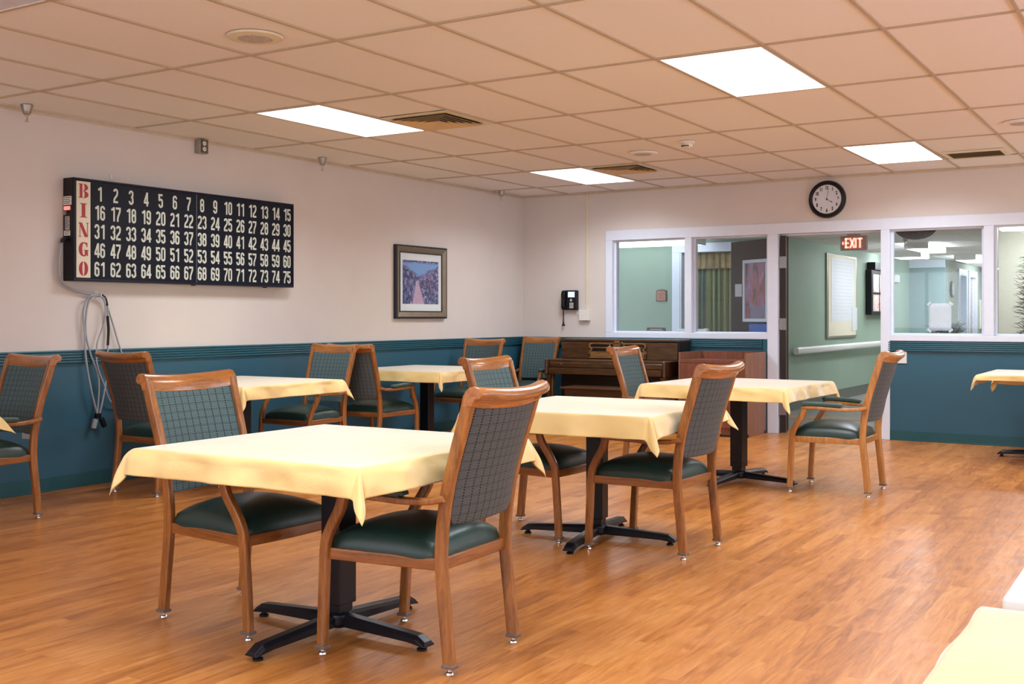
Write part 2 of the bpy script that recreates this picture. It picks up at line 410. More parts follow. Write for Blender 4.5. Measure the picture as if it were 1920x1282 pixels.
box(bm, 0, WX0, YB, YB+.15, 0, RZ, 1); box(bm, WX0, 2.995, YB, YB+.15, 0, RZ, 1); box(bm, 4.172, XR, YB, YB+.15, 0, RZ, 1)
struct('wall_back', bm, ['beige', 'teal'])
bm = BM(); fw_ = ((.5, 3.3), (4.1, 6.9))
for a, b in ((-.12, .5), (3.3, 4.1), (6.9, XR+.12)): box(bm, a, b, YF-.12, YF, 0, H+.1)
for a, b in fw_: box(bm, a, b, YF-.12, YF, 0, .9); box(bm, a, b, YF-.12, YF, 2.2, H+.1)
struct('wall_front', bm, ['beige'])
# right wall with two window openings (outside the frame, they let the daylight in)
bm = BM()
wins = ((-5.2, -2.4), (-.9, 1.9), (3.2, 5.8))
ys = [YF]+[q for w_ in wins for q in w_]+[YB]
for k in range(0, len(ys), 2): box(bm, XR, XR+.12, ys[k], ys[k+1], 0, H+.1)
for a, b in wins: box(bm, XR, XR+.12, a, b, 0, .9); box(bm, XR, XR+.12, a, b, 2.2, H+.1)
struct('wall_right', bm, ['beige'])
n_ = 5
for a, b in fw_:
    bm = BM(); fbox(bm, 'y', a, b, .9, 2.2, YF-.09, YF-.03, .06); box(bm, (a+b)/2-.03, (a+b)/2+.03, YF-.09, YF-.03, .96, 2.14)
    struct('window_%d' % n_, bm, 'white_paint'); n_ += 1
for a, b in wins:
    bm = BM()
    for q in (a, (a+b)/2-.03, b-.06): box(bm, XR+.03, XR+.09, q, q+.06, .9, 2.2)
    box(bm, XR+.03, XR+.09, a, b, .9, .96); box(bm, XR+.03, XR+.09, a, b, 2.14, 2.2)
    struct('window_%d' % n_, bm, 'white_paint'); n_ += 1
# chair rail with ribs
def rail(bm, p0, p1, d, vertical=False):
    # p0,p1 along wall; d = unit into room
    p0, p1, d = Vector(p0), Vector(p1), Vector(d); u = (p1-p0).normalized(); L = (p1-p0).length; mid = (p0+p1)/2
    up = Vector((0, 0, 1)) if not vertical else Vector((1, 0, 0))
    obox(bm, mid+d*.005, u, d, up, L/2, .005, .046)
    for k in range(5):
        obox(bm, mid+d*.015+up*(-.038+.019*k), u, d, up, L/2, .009, .0060)
bm = BM(); rail(bm, (0, YF, .927), (0, YB, .927), (1, 0, 0)); struct('trim_3', bm, 'teal_trim', bev=.003)
bm = BM(); rail(bm, (0.017, YB, .927), (2.93, YB, .927), (0, -1, 0))
obox(bm, (2.962, YB-.008, .487), (0, 0, 1), (0, -1, 0), (1, 0, 0), .485, .008, .024)
obox(bm, (2.962, YB-.019, .487), (0, 0, 1), (0, -1, 0), (1, 0, 0), .484, .0045, .010)
struct('trim_4', bm, 'teal_trim', bev=.003)
bm = BM(); rail(bm, (4.215, YB, .918), (XR, YB, .918), (0, -1, 0)); obox(bm, (4.19, YB-.007, .92), (0, 0, 1), (0, -1, 0), (1, 0, 0), .05, .007, .016)
struct('trim_5', bm, 'teal_trim', bev=.003)
def cove(name, x0, x1, y0, y1):
    bm = BM(); box(bm, x0, x1, y0, y1, 0, .098)
    if x1-x0 < y1-y0: box(bm, x1, x1+.008, y0, y1, 0, .012)
    else: box(bm, x0, x1, y0-.008, y0, 0, .012)
    struct(name, bm, 'teal_base', bev=.003)
cove('baseboard_left', 0, .010, YF, YB)
cove('baseboard_back', .01, 2.93, YB-.010, YB)
cove('baseboard_right', 4.18, XR, YB-.010, YB)

# ------------------------------------------------------------------ interior glazing in the back wall (white frame)
fy0, fy1 = YB-.022, YB+.16
bm = BM()
box(bm, 1.107, 6.13, fy0, fy1, 2.062, 2.174)                         # head
box(bm, 1.107, 1.19, fy0, fy1, 1.03, 2.062); box(bm, 2.066, 2.146, fy0, fy1, 1.03, 2.062)
box(bm, 1.107, 2.990, fy0, fy1, .972, 1.03)
box(bm, 2.990, 3.10, fy0, fy1, 0, 2.062)                              # left door jamb
box(bm, 4.142, 4.23, fy0, fy1, 0, 2.062)                             # right door jamb
box(bm, 4.23, 6.13, fy0, fy1, .972, 1.03)
box(bm, 5.09, 5.179, fy0, fy1, 1.03, 2.062); box(bm, 6.02, 6.13, fy0, fy1, 1.03, 2.062)
struct('trim_6', bm, 'white_paint', bev=.004)
bm = BM()
box(bm, 3.10, 3.116, YB+.07, YB+.12, 0, 2.05); box(bm, 4.126, 4.142, YB+.07, YB+.12, 0, 2.05); box(bm, 3.116, 4.126, YB+.07, YB+.12, 2.045, 2.062)
struct('trim_7', bm, 'white_paint', bev=.003)
for k, (a, b) in enumerate(((1.19, 2.066), (2.146, 2.990), (4.23, 5.09), (5.179, 6.02))):
    bm = BM(); st = .024
    fbox(bm, 'y', a, b, 1.03, 2.062, YB+.03, YB+.075, st, st*.7)
    wn = struct('window_%d' % (k+1), bm, 'white_paint', bev=.003)
    bm = BM(); box(bm, a+st, b-st, YB+.05, YB+.054, 1.03+st*.6, 2.062-st)
    g = link('glass_pane', bm, 'glass', wn)

# ------------------------------------------------------------------ corridor beyond
HZ = 2.215
bm = BM(); box(bm, -1.5, 8.5, 7.38, 24, -.1, 0, 0)
struct('floor', bm, 'hall_floor')
bm = BM(); box(bm, -1.5, 8.5, 8.55, 8.95, -.001, .002); struct('floor', bm, 'hall_stripe')
bm = BM(); box(bm, -1.5, 8.5, YB+.15, 24, HZ, HZ+.1); struct('ceiling', bm, 'hall_ceiling')
bm = BM()
for k in range(-1, 14): box(bm, k*.61, k*.61+.014, YB+.15, 24, HZ-.002, HZ+.004)
for k in range(0, 14): box(bm, -1.5, 8.5, 7.5+k*1.22, 7.514+k*1.22, HZ-.002, HZ+.004)
struct('trim_8', bm, 'white_plastic')
# wall facing the room with the curtained doorway, and the long corridor wall
bm = BM(); OX0, OX1 = .935, 2.0
box(bm, -1.5, OX0, 9.3, 9.42, 0, HZ); box(bm, OX0, OX1, 9.3, 9.42, 2.055, HZ); box(bm, OX1, 2.37, 9.3, 9.42, 0, HZ)
struct('wall_hall_left', bm, 'green')
bm = BM(); box(bm, 2.25, 2.37, 9.42, 16.3, 0, HZ); struct('wall_hall_side', bm, 'green')
bm = BM(); box(bm, 2.37, 2.374, 9.42, 16.3, 0, .15); struct('baseboard_hall', bm, plain('grey_base', (.12, .13, .12, 1), .5))
bm = BM(); box(bm, 2.2, 2.99, 16.3, 16.42, 0, HZ); struct('wall_hall_end', bm, 'blue_green')
bm = BM(); box(bm, 2.37, 2.99, 16.27, 16.3, 2.08, HZ); struct('trim_9', bm, 'white_paint')
bm = BM()
for a, b in ((16.42, 17.5), (18.35, 18.55), (19.45, 24)): box(bm, 2.87, 2.99, a, b, 0, HZ)
box(bm, 2.87, 2.99, 17.5, 18.35, 2.0, HZ); box(bm, 2.87, 2.99, 18.55, 19.45, 2.0, HZ)
struct('wall_hall_far', bm, plain('pale_green_paint', (.42, .48, .40, 1), .6, var=.02))
bm = BM(); box(bm, 2.8, 8.5, 23.9, 24, 0, HZ); box(bm, -1.5, -1.4, 6.95, 9.3, 0, HZ); box(bm, 4.86, 8.5, 9.3, 9.42, 0, HZ); box(bm, 4.86, 4.98, 9.42, 24, 0, HZ); box(bm, 8.4, 8.5, 6.95, 9.3, 0, HZ)
struct('wall_hall_right', bm, 'cream')
# room behind the curtained doorway
bm = BM(); box(bm, .3, .35, 9.42, 11, 0, 2.5); box(bm, .3, 2.25, 11, 11.05, 0, 2.5); box(bm, .3, 2.25, 9.42, 11, 2.45, 2.5); struct('wall_side_room', bm, 'cream')
# door casing
bm = BM()
box(bm, .82, .935, 9.27, 9.3, 0, 2.055); box(bm, OX1, OX1+.11, 9.27, 9.3, 0, 2.055); box(bm, .82, OX1+.11, 9.27, 9.3, 2.055, 2.175)
box(bm, .936, .955, 9.275, 9.42, 0, 2.054); box(bm, OX1-.02, OX1-.001, 9.275, 9.42, 0, 2.054)
struct('trim_10', bm, 'white_paint', bev=.004)
for k, (a, b) in enumerate(((17.5, 18.35), (18.55, 19.45))):
    bm = BM(); box(bm, 2.85, 3.02, a-.02, a+.10, 0, 1.98); box(bm, 2.85, 3.02, b-.10, b+.02, 0, 1.98); box(bm, 2.85, 3.02, a-.02, b+.02, 1.98, 2.1)
    struct('trim_%d' % (11+k), bm, 'white_paint')
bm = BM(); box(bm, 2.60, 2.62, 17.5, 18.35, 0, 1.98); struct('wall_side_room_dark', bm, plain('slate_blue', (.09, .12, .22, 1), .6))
bm = BM(); box(bm, 2.90, 2.94, 18.62, 19.38, 0, 1.98)
d_ = struct('door_2', bm, plain('mauve_door', (.34, .24, .23, 1), .45))
bm = BM(); box(bm, 2.94, 2.945, 18.66, 18.9, .9, 1.15); link('push_plate', bm, 'chrome', d_)
# vertical trim strip where the corridor wall begins
bm = BM(); box(bm, 2.34, 2.385, 9.28, 9.33, 0, HZ); struct('trim_13', bm, plain('corner_guard', (.24, .27, .22, 1), .5))

# open door leaf with poster
hx, hy = 3.125, 6.925
ang = math.atan2(.62, -.87)
ux = Vector((math.cos(ang), math.sin(ang), 0)); nx = Vector((-ux.y, ux.x, 0))
if nx.y > 0: nx = -nx                      # towards the room
bm = BM(); c_ = Vector((hx, hy, 0))+ux*.52+Vector((0, 0, 1.03))-nx*.045
obox(bm, c_, ux, nx, (0, 0, 1), .50, .022, 1.015)
door = struct('door_1', bm, 'door_wood', bev=.002)
def onleaf(d, z, off=0): return Vector((hx, hy, z))+ux*d-nx*(.023-off)
bm = BM()
box(bm, 3.117, 3.172, YB+.02, YB+.075, 0.01, 2.045); link('hinge_edge', bm, plain('dark_door_edge', (.022, .012, .010, 1), .4), door, bev=.003)
for z in (1.77, 1.13, .25):
    bm = BM(); box(bm, 3.106, 3.178, YB+.012, YB+.022, z-.06, z+.06)
    for q in (-.04, 0, .04): lathe(bm, [(.004, 0), (.004, -.003)], (3.155, YB+.012, z+q), 8, 'y')
    link('hinge', bm, plain('hinge_steel', (.36, .36, .38, 1), .3, 1), door)
pt = thing('framed_poster', 'large white-framed red and purple poster on the dark brown open door', 'poster')
bm = BM()
d0, d1, z0, z1 = .30, .76, 1.15, 1.83
pc = lambda d, z, o: onleaf(d, z, o)
for (da, db, za, zb) in ((d0, d0+.035, z0+.035, z1-.035), (d1-.035, d1, z0+.035, z1-.035), (d0, d1, z0, z0+.035), (d0, d1, z1-.035, z1)):
    obox(bm, onleaf((da+db)/2, (za+zb)/2, .013), ux, nx, (0, 0, 1), (db-da)/2, .012, (zb-za)/2)
link('frame', bm, 'white_paint', pt, bev=.003)
bm = BM(); obox(bm, onleaf((d0+d1)/2, (z0+z1)/2, .004), ux, nx, (0, 0, 1), (d1-d0)/2-.03, .003, (z1-z0)/2-.03); link('print', bm, 'poster', pt)
bm = BM(); obox(bm, onleaf(d1-.085, z0+.10, .009), ux, nx, (0, 0, 1), .028, .002, .055); o = link('corner_card', bm, 'red', pt); o['label'] = 'small red and black card'
bm = BM(); obox(bm, onleaf((d0+d1)/2, (z0+z1)/2, .014), ux, nx, (0, 0, 1), (d1-d0)/2-.034, .001, (z1-z0)/2-.034); link('glass', bm, 'pglass', pt)
bm = BM(); obox(bm, onleaf(.87, 1.50, .003), ux, nx, (0, 0, 1), .065, .001, .07)
tag(link('door_notice', bm, 'paper'), 'small white paper notice taped on the dark open door beside the poster', 'notice')
bm = BM(); obox(bm, onleaf(.40, .98, .01), ux, nx, (0, 0, 1), .25, .01, .15)  # flat blue plate on the door leaf, taken as a sign
tag(link('sign_plate', bm, 'sign_blue', bev=.01), 'bright blue panel on the dark door under the white-framed poster', 'sign')

# corridor things
bm = BM(); bm2 = BM()
hr = thing('handrail', 'long white handrail on the green corridor wall seen through the doorway', 'handrail')
sweep(bm, [(2.45, 9.45, .768), (2.45, 16.1, .768)], rrect(.048, .034, .033, 6), side=(1, 0, 0)); link('rail', bm, 'white_plastic', hr, smooth=50)
for k in range(6):
    bm = BM(); box(bm, 2.37, 2.44, 10.0+k*1.15, 10.03+k*1.15, .735, .755); link('bracket', bm, 'white_plastic', hr)
hr = thing('handrail', 'short white handrail across the curtained doorway, rounded end', 'handrail')
bm = BM(); sweep(bm, [(.93, 9.2, 1.02), (1.31, 9.2, 1.02)], circ(.026, 12)); lathe(bm, [(.006, 0), (.026, .004), (.034, .02), (.034, .06), (.02, .075)], (1.30, 9.2, 1.02), 12, 'x')
link('rail', bm, 'white_plastic', hr, smooth=50)
for x in (.97, 1.29):
    bm = BM(); box(bm, x-.015, x+.015, 9.2, 9.27 if x > 1 else 9.27, 1.0, 1.03); link('bracket', bm, 'white_plastic', hr)
# curtains
def curtain(name, mat, x0, x1, y, z0, z1, amp, waves, label, cat):
    bm = BM(); n = int((x1-x0)/.012); rows = 6; g = []
    for i in range(n+1):
        x = x0+(x1-x0)*i/n; yy = y+amp*math.sin(waves*2*PI*i/n)+amp*.4*math.sin(waves*4.7*PI*i/n+1)
        g.append([bm.verts.new((x, yy, z0+(z1-z0)*k/rows)) for k in range(rows+1)])
    for a, b in zip(g, g[1:]):
        for k in range(rows): bm.faces.new((a[k], b[k], b[k+1], a[k+1]))
    o = link(name, bm, mat, smooth=80); s = o.modifiers.new('thick', 'SOLIDIFY'); s.thickness = .003
    return tag(o, label, cat)
curtain('curtain', 'curtain', .96, 1.98, 9.50, .25, 1.90, .02, 13, 'green striped curtain hanging in the far doorway behind the glass', 'curtain')
curtain('valance', 'valance', .96, 1.98, 9.455, 1.84, 2.05, .012, 11, 'tan pleated valance above the green striped curtain', 'valance')
# plaque on green wall
pl = thing('wall_plaque', 'small bronze arched plaque on the green wall behind the glass', 'plaque')
def arch(bm, x0, x1, z0, z1, y0, y1, rise, ins=0):
    pts = [(x0+ins, z0+ins), (x1-ins, z0+ins)]
    for k in range(9):
        a = k/8; pts.append((x1-ins-(x1-x0-2*ins)*a, z1-ins-rise+rise*math.sin(PI*a)))
    f = [bm.verts.new((x, y0, z)) for x, z in pts]; b = [bm.verts.new((x, y1, z)) for x, z in pts]
    bm.faces.new(f); bm.faces.new(list(reversed(b)))
    for i in range(len(pts)): bm.faces.new((f[i], f[(i+1) % len(pts)], b[(i+1) % len(pts)], b[i]))
bm = BM(); arch(bm, .584, .735, 1.41, 1.572, 9.285, 9.3, .018); link('plaque_edge', bm, 'plaque_dark', pl)
bm = BM(); arch(bm, .584, .735, 1.41, 1.572, 9.28, 9.286, .018, .012); link('plaque_face', bm, 'plaque', pl)
bm = BM()
for k, wd in enumerate((.04, .09, .06, .075)): box(bm, .66-wd/2, .66+wd/2, 9.2785, 9.281, 1.535-k*.028, 1.542-k*.028)
link('lettering', bm, 'plaque_dark', pl)
# name plate on the window sill
npl = thing('desk_nameplate', 'maroon wedge nameplate standing on the sill behind the left pane', 'nameplate', (1.67, YB+.112, 1.03))
bm = BM()
for s, x in ((0, -.112), (1, .112)):
    pass
pts = [(-.0, 0), (.045, 0), (.022, .055)]
A = [bm.verts.new((-.112, y-.02, z)) for y, z in pts]; B = [bm.verts.new((.112, y-.02, z)) for y, z in pts]
bm.faces.new(A); bm.faces.new(list(reversed(B)))
for i in range(3): bm.faces.new((A[i], A[(i+1) % 3], B[(i+1) % 3], B[i]))
link('wedge', bm, 'maroon', npl)
bm = BM()
for r, (wd, z) in enumerate(((.075, .036), (.095, .018))):
    for k in range(9):
        x = -wd+2*wd*k/9; box(bm, x, x+wd*.13, -.0195+z*.4-.003, -.017+z*.4, z-.005, z+.004)
link('lettering', bm, 'paper', npl)
# bulletin board, display case, thermostat on the corridor wall
bb = thing('bulletin_board', 'tall cream bulletin board with white sheets on the green corridor wall', 'bulletin board')
bm = BM(); box(bm, 2.37, 2.40, 11.02, 12.57, .90, 2.10); link('frame', bm, 'brushed', bb, bev=.004)
bm = BM(); box(bm, 2.40, 2.404, 11.07, 12.52, .93, 2.075); link('board', bm, 'cork', bb)
bm = BM(); box(bm, 2.404, 2.407, 11.2, 12.40, 1.14, 2.04); link('large_sheet', bm, 'paper', bb)
bm = BM(); box(bm, 2.407, 2.410, 12.28, 12.56, 1.0, 1.34); link('small_sheet', bm, 'paper', bb)
bm = BM()
for k in range(16): box(bm, 2.4065, 2.4078, 11.3, 12.3, 2.0-k*.05, 2.003-k*.05)
link('ruled_lines', bm, plain('grey_ink', (.45, .46, .5, 1), .7), bb)
dc = thing('display_case', 'black framed case of flyers further along the green corridor wall', 'display case')
bm = BM(); box(bm, 2.373, 2.47, 13.2, 14.6, 1.235, 1.94); link('case', bm, 'black_plastic', dc, bev=.01)
for k in range(3):
    for q in range(2):
        bm = BM(); box(bm, 2.47, 2.474, 13.28+k*.43, 13.64+k*.43, 1.29+q*.30, 1.55+q*.32); link('flyer', bm, 'flyer', dc)
bx = thing('alarm_box', 'black and red box mounted on top of the flyer case in the corridor', 'alarm')
bm = BM(); box(bm, 2.37, 2.50, 13.3, 14.0, 1.942, 2.06); link('case', bm, 'black_plastic', bx, bev=.004)
bm = BM(); box(bm, 2.50, 2.504, 13.62, 13.98, 1.955, 2.05); link('face', bm, 'white_plastic', bx)
bm = BM(); box(bm, 2.504, 2.507, 13.7, 13.9, 1.98, 2.03); link('indicator', bm, 'red_lamp', bx)
bm = BM(); box(bm, 2.37, 2.42, 14.95, 15.35, 1.79, 1.92); tag(link('thermostat', bm, 'white_plastic', bev=.01), 'white thermostat box on the green wall seen through the right pane', 'thermostat')
# exit sign
ex = thing('exit_sign', 'lit red EXIT sign with arrow hanging in the doorway', 'exit sign', (3.562, 8.0, 1.94))
bm = BM(); box(bm, -.143, .143, -.03, .03, 0, .16); link('case', bm, 'exit_case', ex, bev=.004)
bm = BM(); box(bm, -.130, .130, -.033, -.030, .012, .148); link('face', bm, 'exit_face', ex)
bm = BM(); box(bm, -.07, .07, -.03, .03, .16, .185); box(bm, -.015, .015, -.015, .015, .185, HZ-1.94); link('ceiling_mount', bm, 'exit_case', ex)
bm = BM(); y0, y1 = -.037, -.033
def stroke(bm, pts, wd, y0, y1):
    for (xa, za), (xb, zb) in zip(pts, pts[1:]):
        a, b = Vector((xa, 0, za)), Vector((xb, 0, zb)); u = (b-a).normalized()
        obox(bm, (a+b)/2+Vector((0, (y0+y1)/2, 0)), u, (0, 1, 0), u.cross(Vector((0, 1, 0))), (b-a).length/2, abs(y1-y0)/2, wd/2)
for L_, x0 in (('E', -.088), ('X', -.034), ('I', .024), ('T', .048)):
    zb, zt, wd = .026, .134, .0195
    if L_ == 'E': stroke(bm, [(x0+.008, zb), (x0+.008, zt)], wd, y0, y1); [stroke(bm, [(x0, q), (x0+.042, q)], .015, y0, y1) for q in (zb+.007, .08, zt-.007)]
    if L_ == 'X': stroke(bm, [(x0, zb), (x0+.046, zt)], wd, y0, y1); stroke(bm, [(x0, zt), (x0+.046, zb)], wd, y0, y1-.0005)
    if L_ == 'I': stroke(bm, [(x0+.004, zb), (x0+.004, zt)], wd, y0, y1)
    if L_ == 'T': stroke(bm, [(x0+.026, zb), (x0+.026, zt)], wd, y0, y1); stroke(bm, [(x0, zt-.008), (x0+.052, zt-.008)], .015, y0, y1)
link('letters', bm, 'exit_letters', ex)
bm = BM(); v_ = [bm.verts.new((x, -.035, z)) for x, z in ((-.124, .08), (-.112, .058), (-.100, .08), (-.112, .102))]; bm.faces.new(v_)
v2 = [bm.verts.new((x, -.033, z)) for x, z in ((-.124, .08), (-.112, .058), (-.100, .08), (-.112, .102))]; bm.faces.new(v2); link('arrow', bm, 'exit_letters', ex)
# dome, sprinklers, corridor light fixtures
dm = thing('dome_mirror', 'black half dome under the corridor ceiling behind the right panes', 'dome mirror', (4.06, 8.75, HZ))
bm = BM(); lathe(bm, [(.225*math.cos(a*PI/16), -.130*math.sin(a*PI/16)) for a in range(0, 8)], n=28); link('dome', bm, 'void', dm, smooth=60)
def sprinkler(name_label, x, y, z, s=1.0):
    t = thing('fire_sprinkler', name_label, 'sprinkler', (x, y, z), 0)
    bm = BM(); lathe(bm, [(.040*s, 0), (.039*s, -.004*s), (.030*s, -.035*s), (.026*s, -.055*s), (.014*s, -.066*s)], n=20); link('escutcheon', bm, 'brushed', t, smooth=40)
    bm = BM(); lathe(bm, [(.010*s, -.06*s), (.010*s, -.078*s)], n=10)
    for q in (-1, 1): sweep(bm, cr([(q*.009*s, 0, -.076*s), (q*.013*s, 0, -.09*s), (q*.004*s, 0, -.108*s)], 3), circ(.0025*s, 6))
    lathe(bm, [(.003*s, -.078*s), (.003*s, -.105*s)], n=8)
    for k in range(8):
        a = k*PI/4; obox(bm, (.009*s*math.cos(a), .009*s*math.sin(a), -.109*s), (math.cos(a), math.sin(a), 0), (-math.sin(a), math.cos(a), 0), (0, 0, 1), .007*s, .0025*s, .001*s)
    link('nozzle', bm, 'chrome', t)
sprinkler('sprinkler on the left wall ceiling line above the bingo board end, nearest the camera', .13, .242, H)
sprinkler('sprinkler over the left wall between the bingo board and the framed print', .15, 3.133, H)
sprinkler('sprinkler near the far left corner of the ceiling', .13, 6.128, H)
sprinkler('corridor sprinkler below the black dome behind the glass', 3.70, 9.9, HZ, 1.15)
sprinkler('corridor sprinkler in front of the farther white ceiling light', 4.20, 13.6, HZ, 1.15)
def hall_fix(label, x0, x1, y0, y1, lm='hall_lamp'):
    t = thing('ceiling_fixture', label, 'ceiling light', ((x0+x1)/2, (y0+y1)/2, HZ)); a, b = (x1-x0)/2, (y1-y0)/2
    bm = BM(); box(bm, -a, a, -b, b, -.012, 0); 
    for s in (-1, 1):
        if a < b: box(bm, -a, a, s*b-.006, s*b+.006, -.085, 0)
        else: box(bm, s*a-.006, s*a+.006, -b, b, -.085, 0)
    link('housing', bm, 'white_plastic', t)
    bm = BM()
    if a < b: box(bm, -a+.004, a-.004, -b+.008, b-.008, -.08, -.012)
    else: box(bm, -a+.008, a-.008, -b+.004, b-.004, -.08, -.012)
    link('lens', bm, lm, t, bev=.01)
hall_fix('nearest surface light in the corridor behind the right pane', 3.38, 3.70, 11.28, 12.5)
hall_fix('second surface light farther down the corridor behind the right pane', 3.38, 3.72, 14.9, 16.1)
hall_fix('third surface light at the far corridor end', 3.45, 3.80, 18.4, 19.6)
hall_fix('left flat surface light in front of the blue-green corridor wall', 2.70, 3.15, 13.5, 14.1)
hall_fix('long white strip light over the green wall behind the left panes', -.1, 1.36, 8.78, 9.12, 'strip_lamp')
hall_fix('strip light above the cream wall at the right edge', 5.0, 6.4, 8.35, 8.65, 'strip_bright')
# things far in the corridor
ck = thing('wall_clock', 'dark oval-looking clock on the far corridor wall', 'clock', (2.99, 16.85, 1.70))
bm = BM(); lathe(bm, [(.15, 0), (.15, .03), (.12, .035)], n=24, axis='x'); link('case', bm, 'black_plastic', ck, smooth=40)
bm = BM(); lathe(bm, [(.12, .036), (.118, .038)], n=24, axis='x'); link('dial', bm, 'paper', ck)
bb = thing('notice_board', 'small notice board with papers at the far right of the corridor wall', 'notice board')
bm = BM(); box(bm, 2.993, 3.02, 19.9, 20.9, .95, 1.55); link('board', bm, 'cork', bb)
for k in range(3): bm = BM(); box(bm, 3.02, 3.024, 19.97+k*.3, 20.2+k*.3, 1.0+.03*k, 1.45); link('paper', bm, 'paper', bb)
# taped paper on the glass of the right pane
tp = thing('taped_paper', 'blank white sheet taped inside the right window pane', 'paper')
bm = BM(); n = 8; g = []
for i in range(n+1):
    g.append([bm.verts.new((4.582+.206*i/n, YB+.062+.004*math.sin(i*1.1)*k/6, 1.072+.265*k/6)) for k in range(7)])
for a, b in zip(g, g[1:]):
    for k in range(6): bm.faces.new((a[k], b[k], b[k+1], a[k+1]))
o = link('sheet', bm, 'paper', tp, smooth=60); o.modifiers.new('thick', 'SOLIDIFY').thickness = .001
for x, z, r in ((4.584, 1.335, .7), (4.787, 1.335, -.7), (4.586, 1.075, -.7), (4.785, 1.075, .7)):
    bm = BM(); obox(bm, (x, YB+.0555, z), (math.cos(r), 0, math.sin(r)), (0, 1, 0), (-math.sin(r), 0, math.cos(r)), .022, .001, .010); link('tape', bm, 'white_plastic', tp)
# leafy arrangement behind the sill
def leaf_clump(name, label, cat, loc, rad, hgt, n, mats, seed, pot=None):
    t = thing(name, label, cat, loc); rnd = random.Random(seed)
    if pot:
        bm = BM(); lathe(bm, [(pot[0]*.75, 0), (pot[0], pot[1]), (pot[0]*.9, pot[1]), (pot[0]*.88, pot[1]-.02)], n=20); link('planter', bm, 'terracotta', t, smooth=40)
    zb = pot[1]*.8 if pot else 0
    for mi, m_ in enumerate(mats):
        bm = BM(); bs = BM()
        for k in range(n if mi == 0 else n//3):
            a = rnd.uniform(0, 2*PI); rr = rad*math.sqrt(rnd.random()); hh = zb+rnd.uniform(.15, 1)*(hgt-zb)
            c = Vector((rr*math.cos(a), rr*math.sin(a)*.7, hh)); u = Vector((math.cos(a), math.sin(a), rnd.uniform(-.5, .8))).normalized()
            s = u.cross(Vector((0, 0, 1))).normalized(); L = rnd.uniform(.045, .08)*(1 if mi == 0 else .6); wd = L*.32
            nn = u.cross(s)
            ps = [c-u*L, c-u*L*.2+s*wd+nn*.006, c+u*L, c-u*L*.2-s*wd+nn*.006]
            vv = [bm.verts.new(p) for p in ps]; bm.faces.new((vv[0], vv[1], vv[2])); bm.faces.new((vv[0], vv[2], vv[3]))
        link('foliage' if mi == 0 else 'blossoms', bm, m_, t)
    bm = BM()
    for k in range(9):
        a = rnd.uniform(0, 2*PI); rr = rad*.7*rnd.random()
        sweep(bm, [(0, 0, zb*.9), (rr*.4*math.cos(a), rr*.4*math.sin(a), zb+(hgt-zb)*.4), (rr*math.cos(a), rr*math.sin(a), zb+(hgt-zb)*.85)], circ(.004, 5))
    link('stem', bm, 'leaf', t)
bm = BM(); box(bm, 4.3, 5.0, YB+.16, YB+.42, .98, 1.0); struct('trim_14', bm, 'white_paint')
leaf_clump('flower_arrangement', 'dark leaves and white blooms behind the sill under the taped paper', 'plant', (4.70, YB+.27, 1.0), .17, .14, 150, ['leaf', 'leaf_pale'], 3)
leaf_clump('artificial_tree', 'leafy green plant with red flowers at the right edge behind the glass', 'plant', (5.50, 8.4, 0), .34, 1.85, 1400, ['leaf', 'flower_red'], 5, (.16, .35))

# ------------------------------------------------------------------ ceiling lights, vents, speakers
def troffer(i, j, label, lens='lamp'):
    t = thing('ceiling_light', label, 'ceiling light', ((i+.5)*T, (j+.5)*J, H), 0, 'recessed fluorescent panels')
    a, b = T/2-.012, J/2-.012
    bm = BM()
    fbox(bm, 'z', -a, a, -b, b, -.004, .005, .008)
    link('frame', bm, 'white_plastic', t)
    bm = BM(); box(bm, -a+.008, a-.008, -b+.008, b-.008, -.001, .003); link('lens', bm, lens, t)
    if lens == 'lamp':
        ld = bpy.data.lights.new('tube_light', 'AREA'); ld.shape = 'RECTANGLE'; ld.size = 2*a-.02; ld.size_y = 2*b-.02; ld.energy = TUBE
        ld.color = (.86, .93, 1); ld.spread = math.radians(150)
        lo = bpy.data.objects.new('tube_light', ld); C.objects.link(lo); lo.parent = t; lo.location = (0, 0, -.003)
troffer(2, 1, 'lit ceiling panel above the bingo wall, left one of the two nearer panels')
troffer(7, 1, 'largest bright ceiling panel, top right of centre')
troffer(2, 4, 'lit ceiling panel near the far left corner over the piano')
troffer(7, 4, 'lit ceiling panel near the clock at right')
troffer(3, -2, 'pale unlit ceiling panel cut off at the top left corner of the photo', 'tile_lens')
for i, j in ((7, -2), (7, -5), (12, 1), (12, 4), (12, -2), (2, -5)): troffer(i, j, 'lit ceiling panel behind or beside the camera out of view')
def diffuser(x, y, label):
    t = thing('air_vent', label, 'vent', (x, y, H)); a = T/2-.014
    bm = BM(); box(bm, -a, a, -a, a, .001, .004); link('backing', bm, 'void', t)
    bm = BM()
    fbox(bm, 'z', -a, a, -a, a, -.006, .003, .05)
    link('frame', bm, 'ivory', t)
    for k in range(5):
        r1 = a-.055-k*.042; r0 = r1-.036
        bm = BM(); zt, zb = -.0005, -.019
        o4 = [bm.verts.new((sx*r1, sy*r1, zb)) for sx, sy in ((-1, -1), (1, -1), (1, 1), (-1, 1))]
        i4 = [bm.verts.new((sx*r0, sy*r0, zt)) for sx, sy in ((-1, -1), (1, -1), (1, 1), (-1, 1))]
        for q in range(4): bm.faces.new((o4[q], o4[(q+1) % 4], i4[(q+1) % 4], i4[q]))
        o = link('louver', bm, 'tan_grille', t); o.modifiers.new('thick', 'SOLIDIFY').thickness = .0015
    bm = BM(); box(bm, -.03, .03, -.03, .03, -.012, 0); link('centre_plate', bm, 'tan_grille', t)
diffuser(3.5*T, 1.75*J, 'square louvred air vent beside the left ceiling panel')
diffuser(3.5*T, 4.25*J, 'square louvred air vent beside the ceiling panel near the corner')
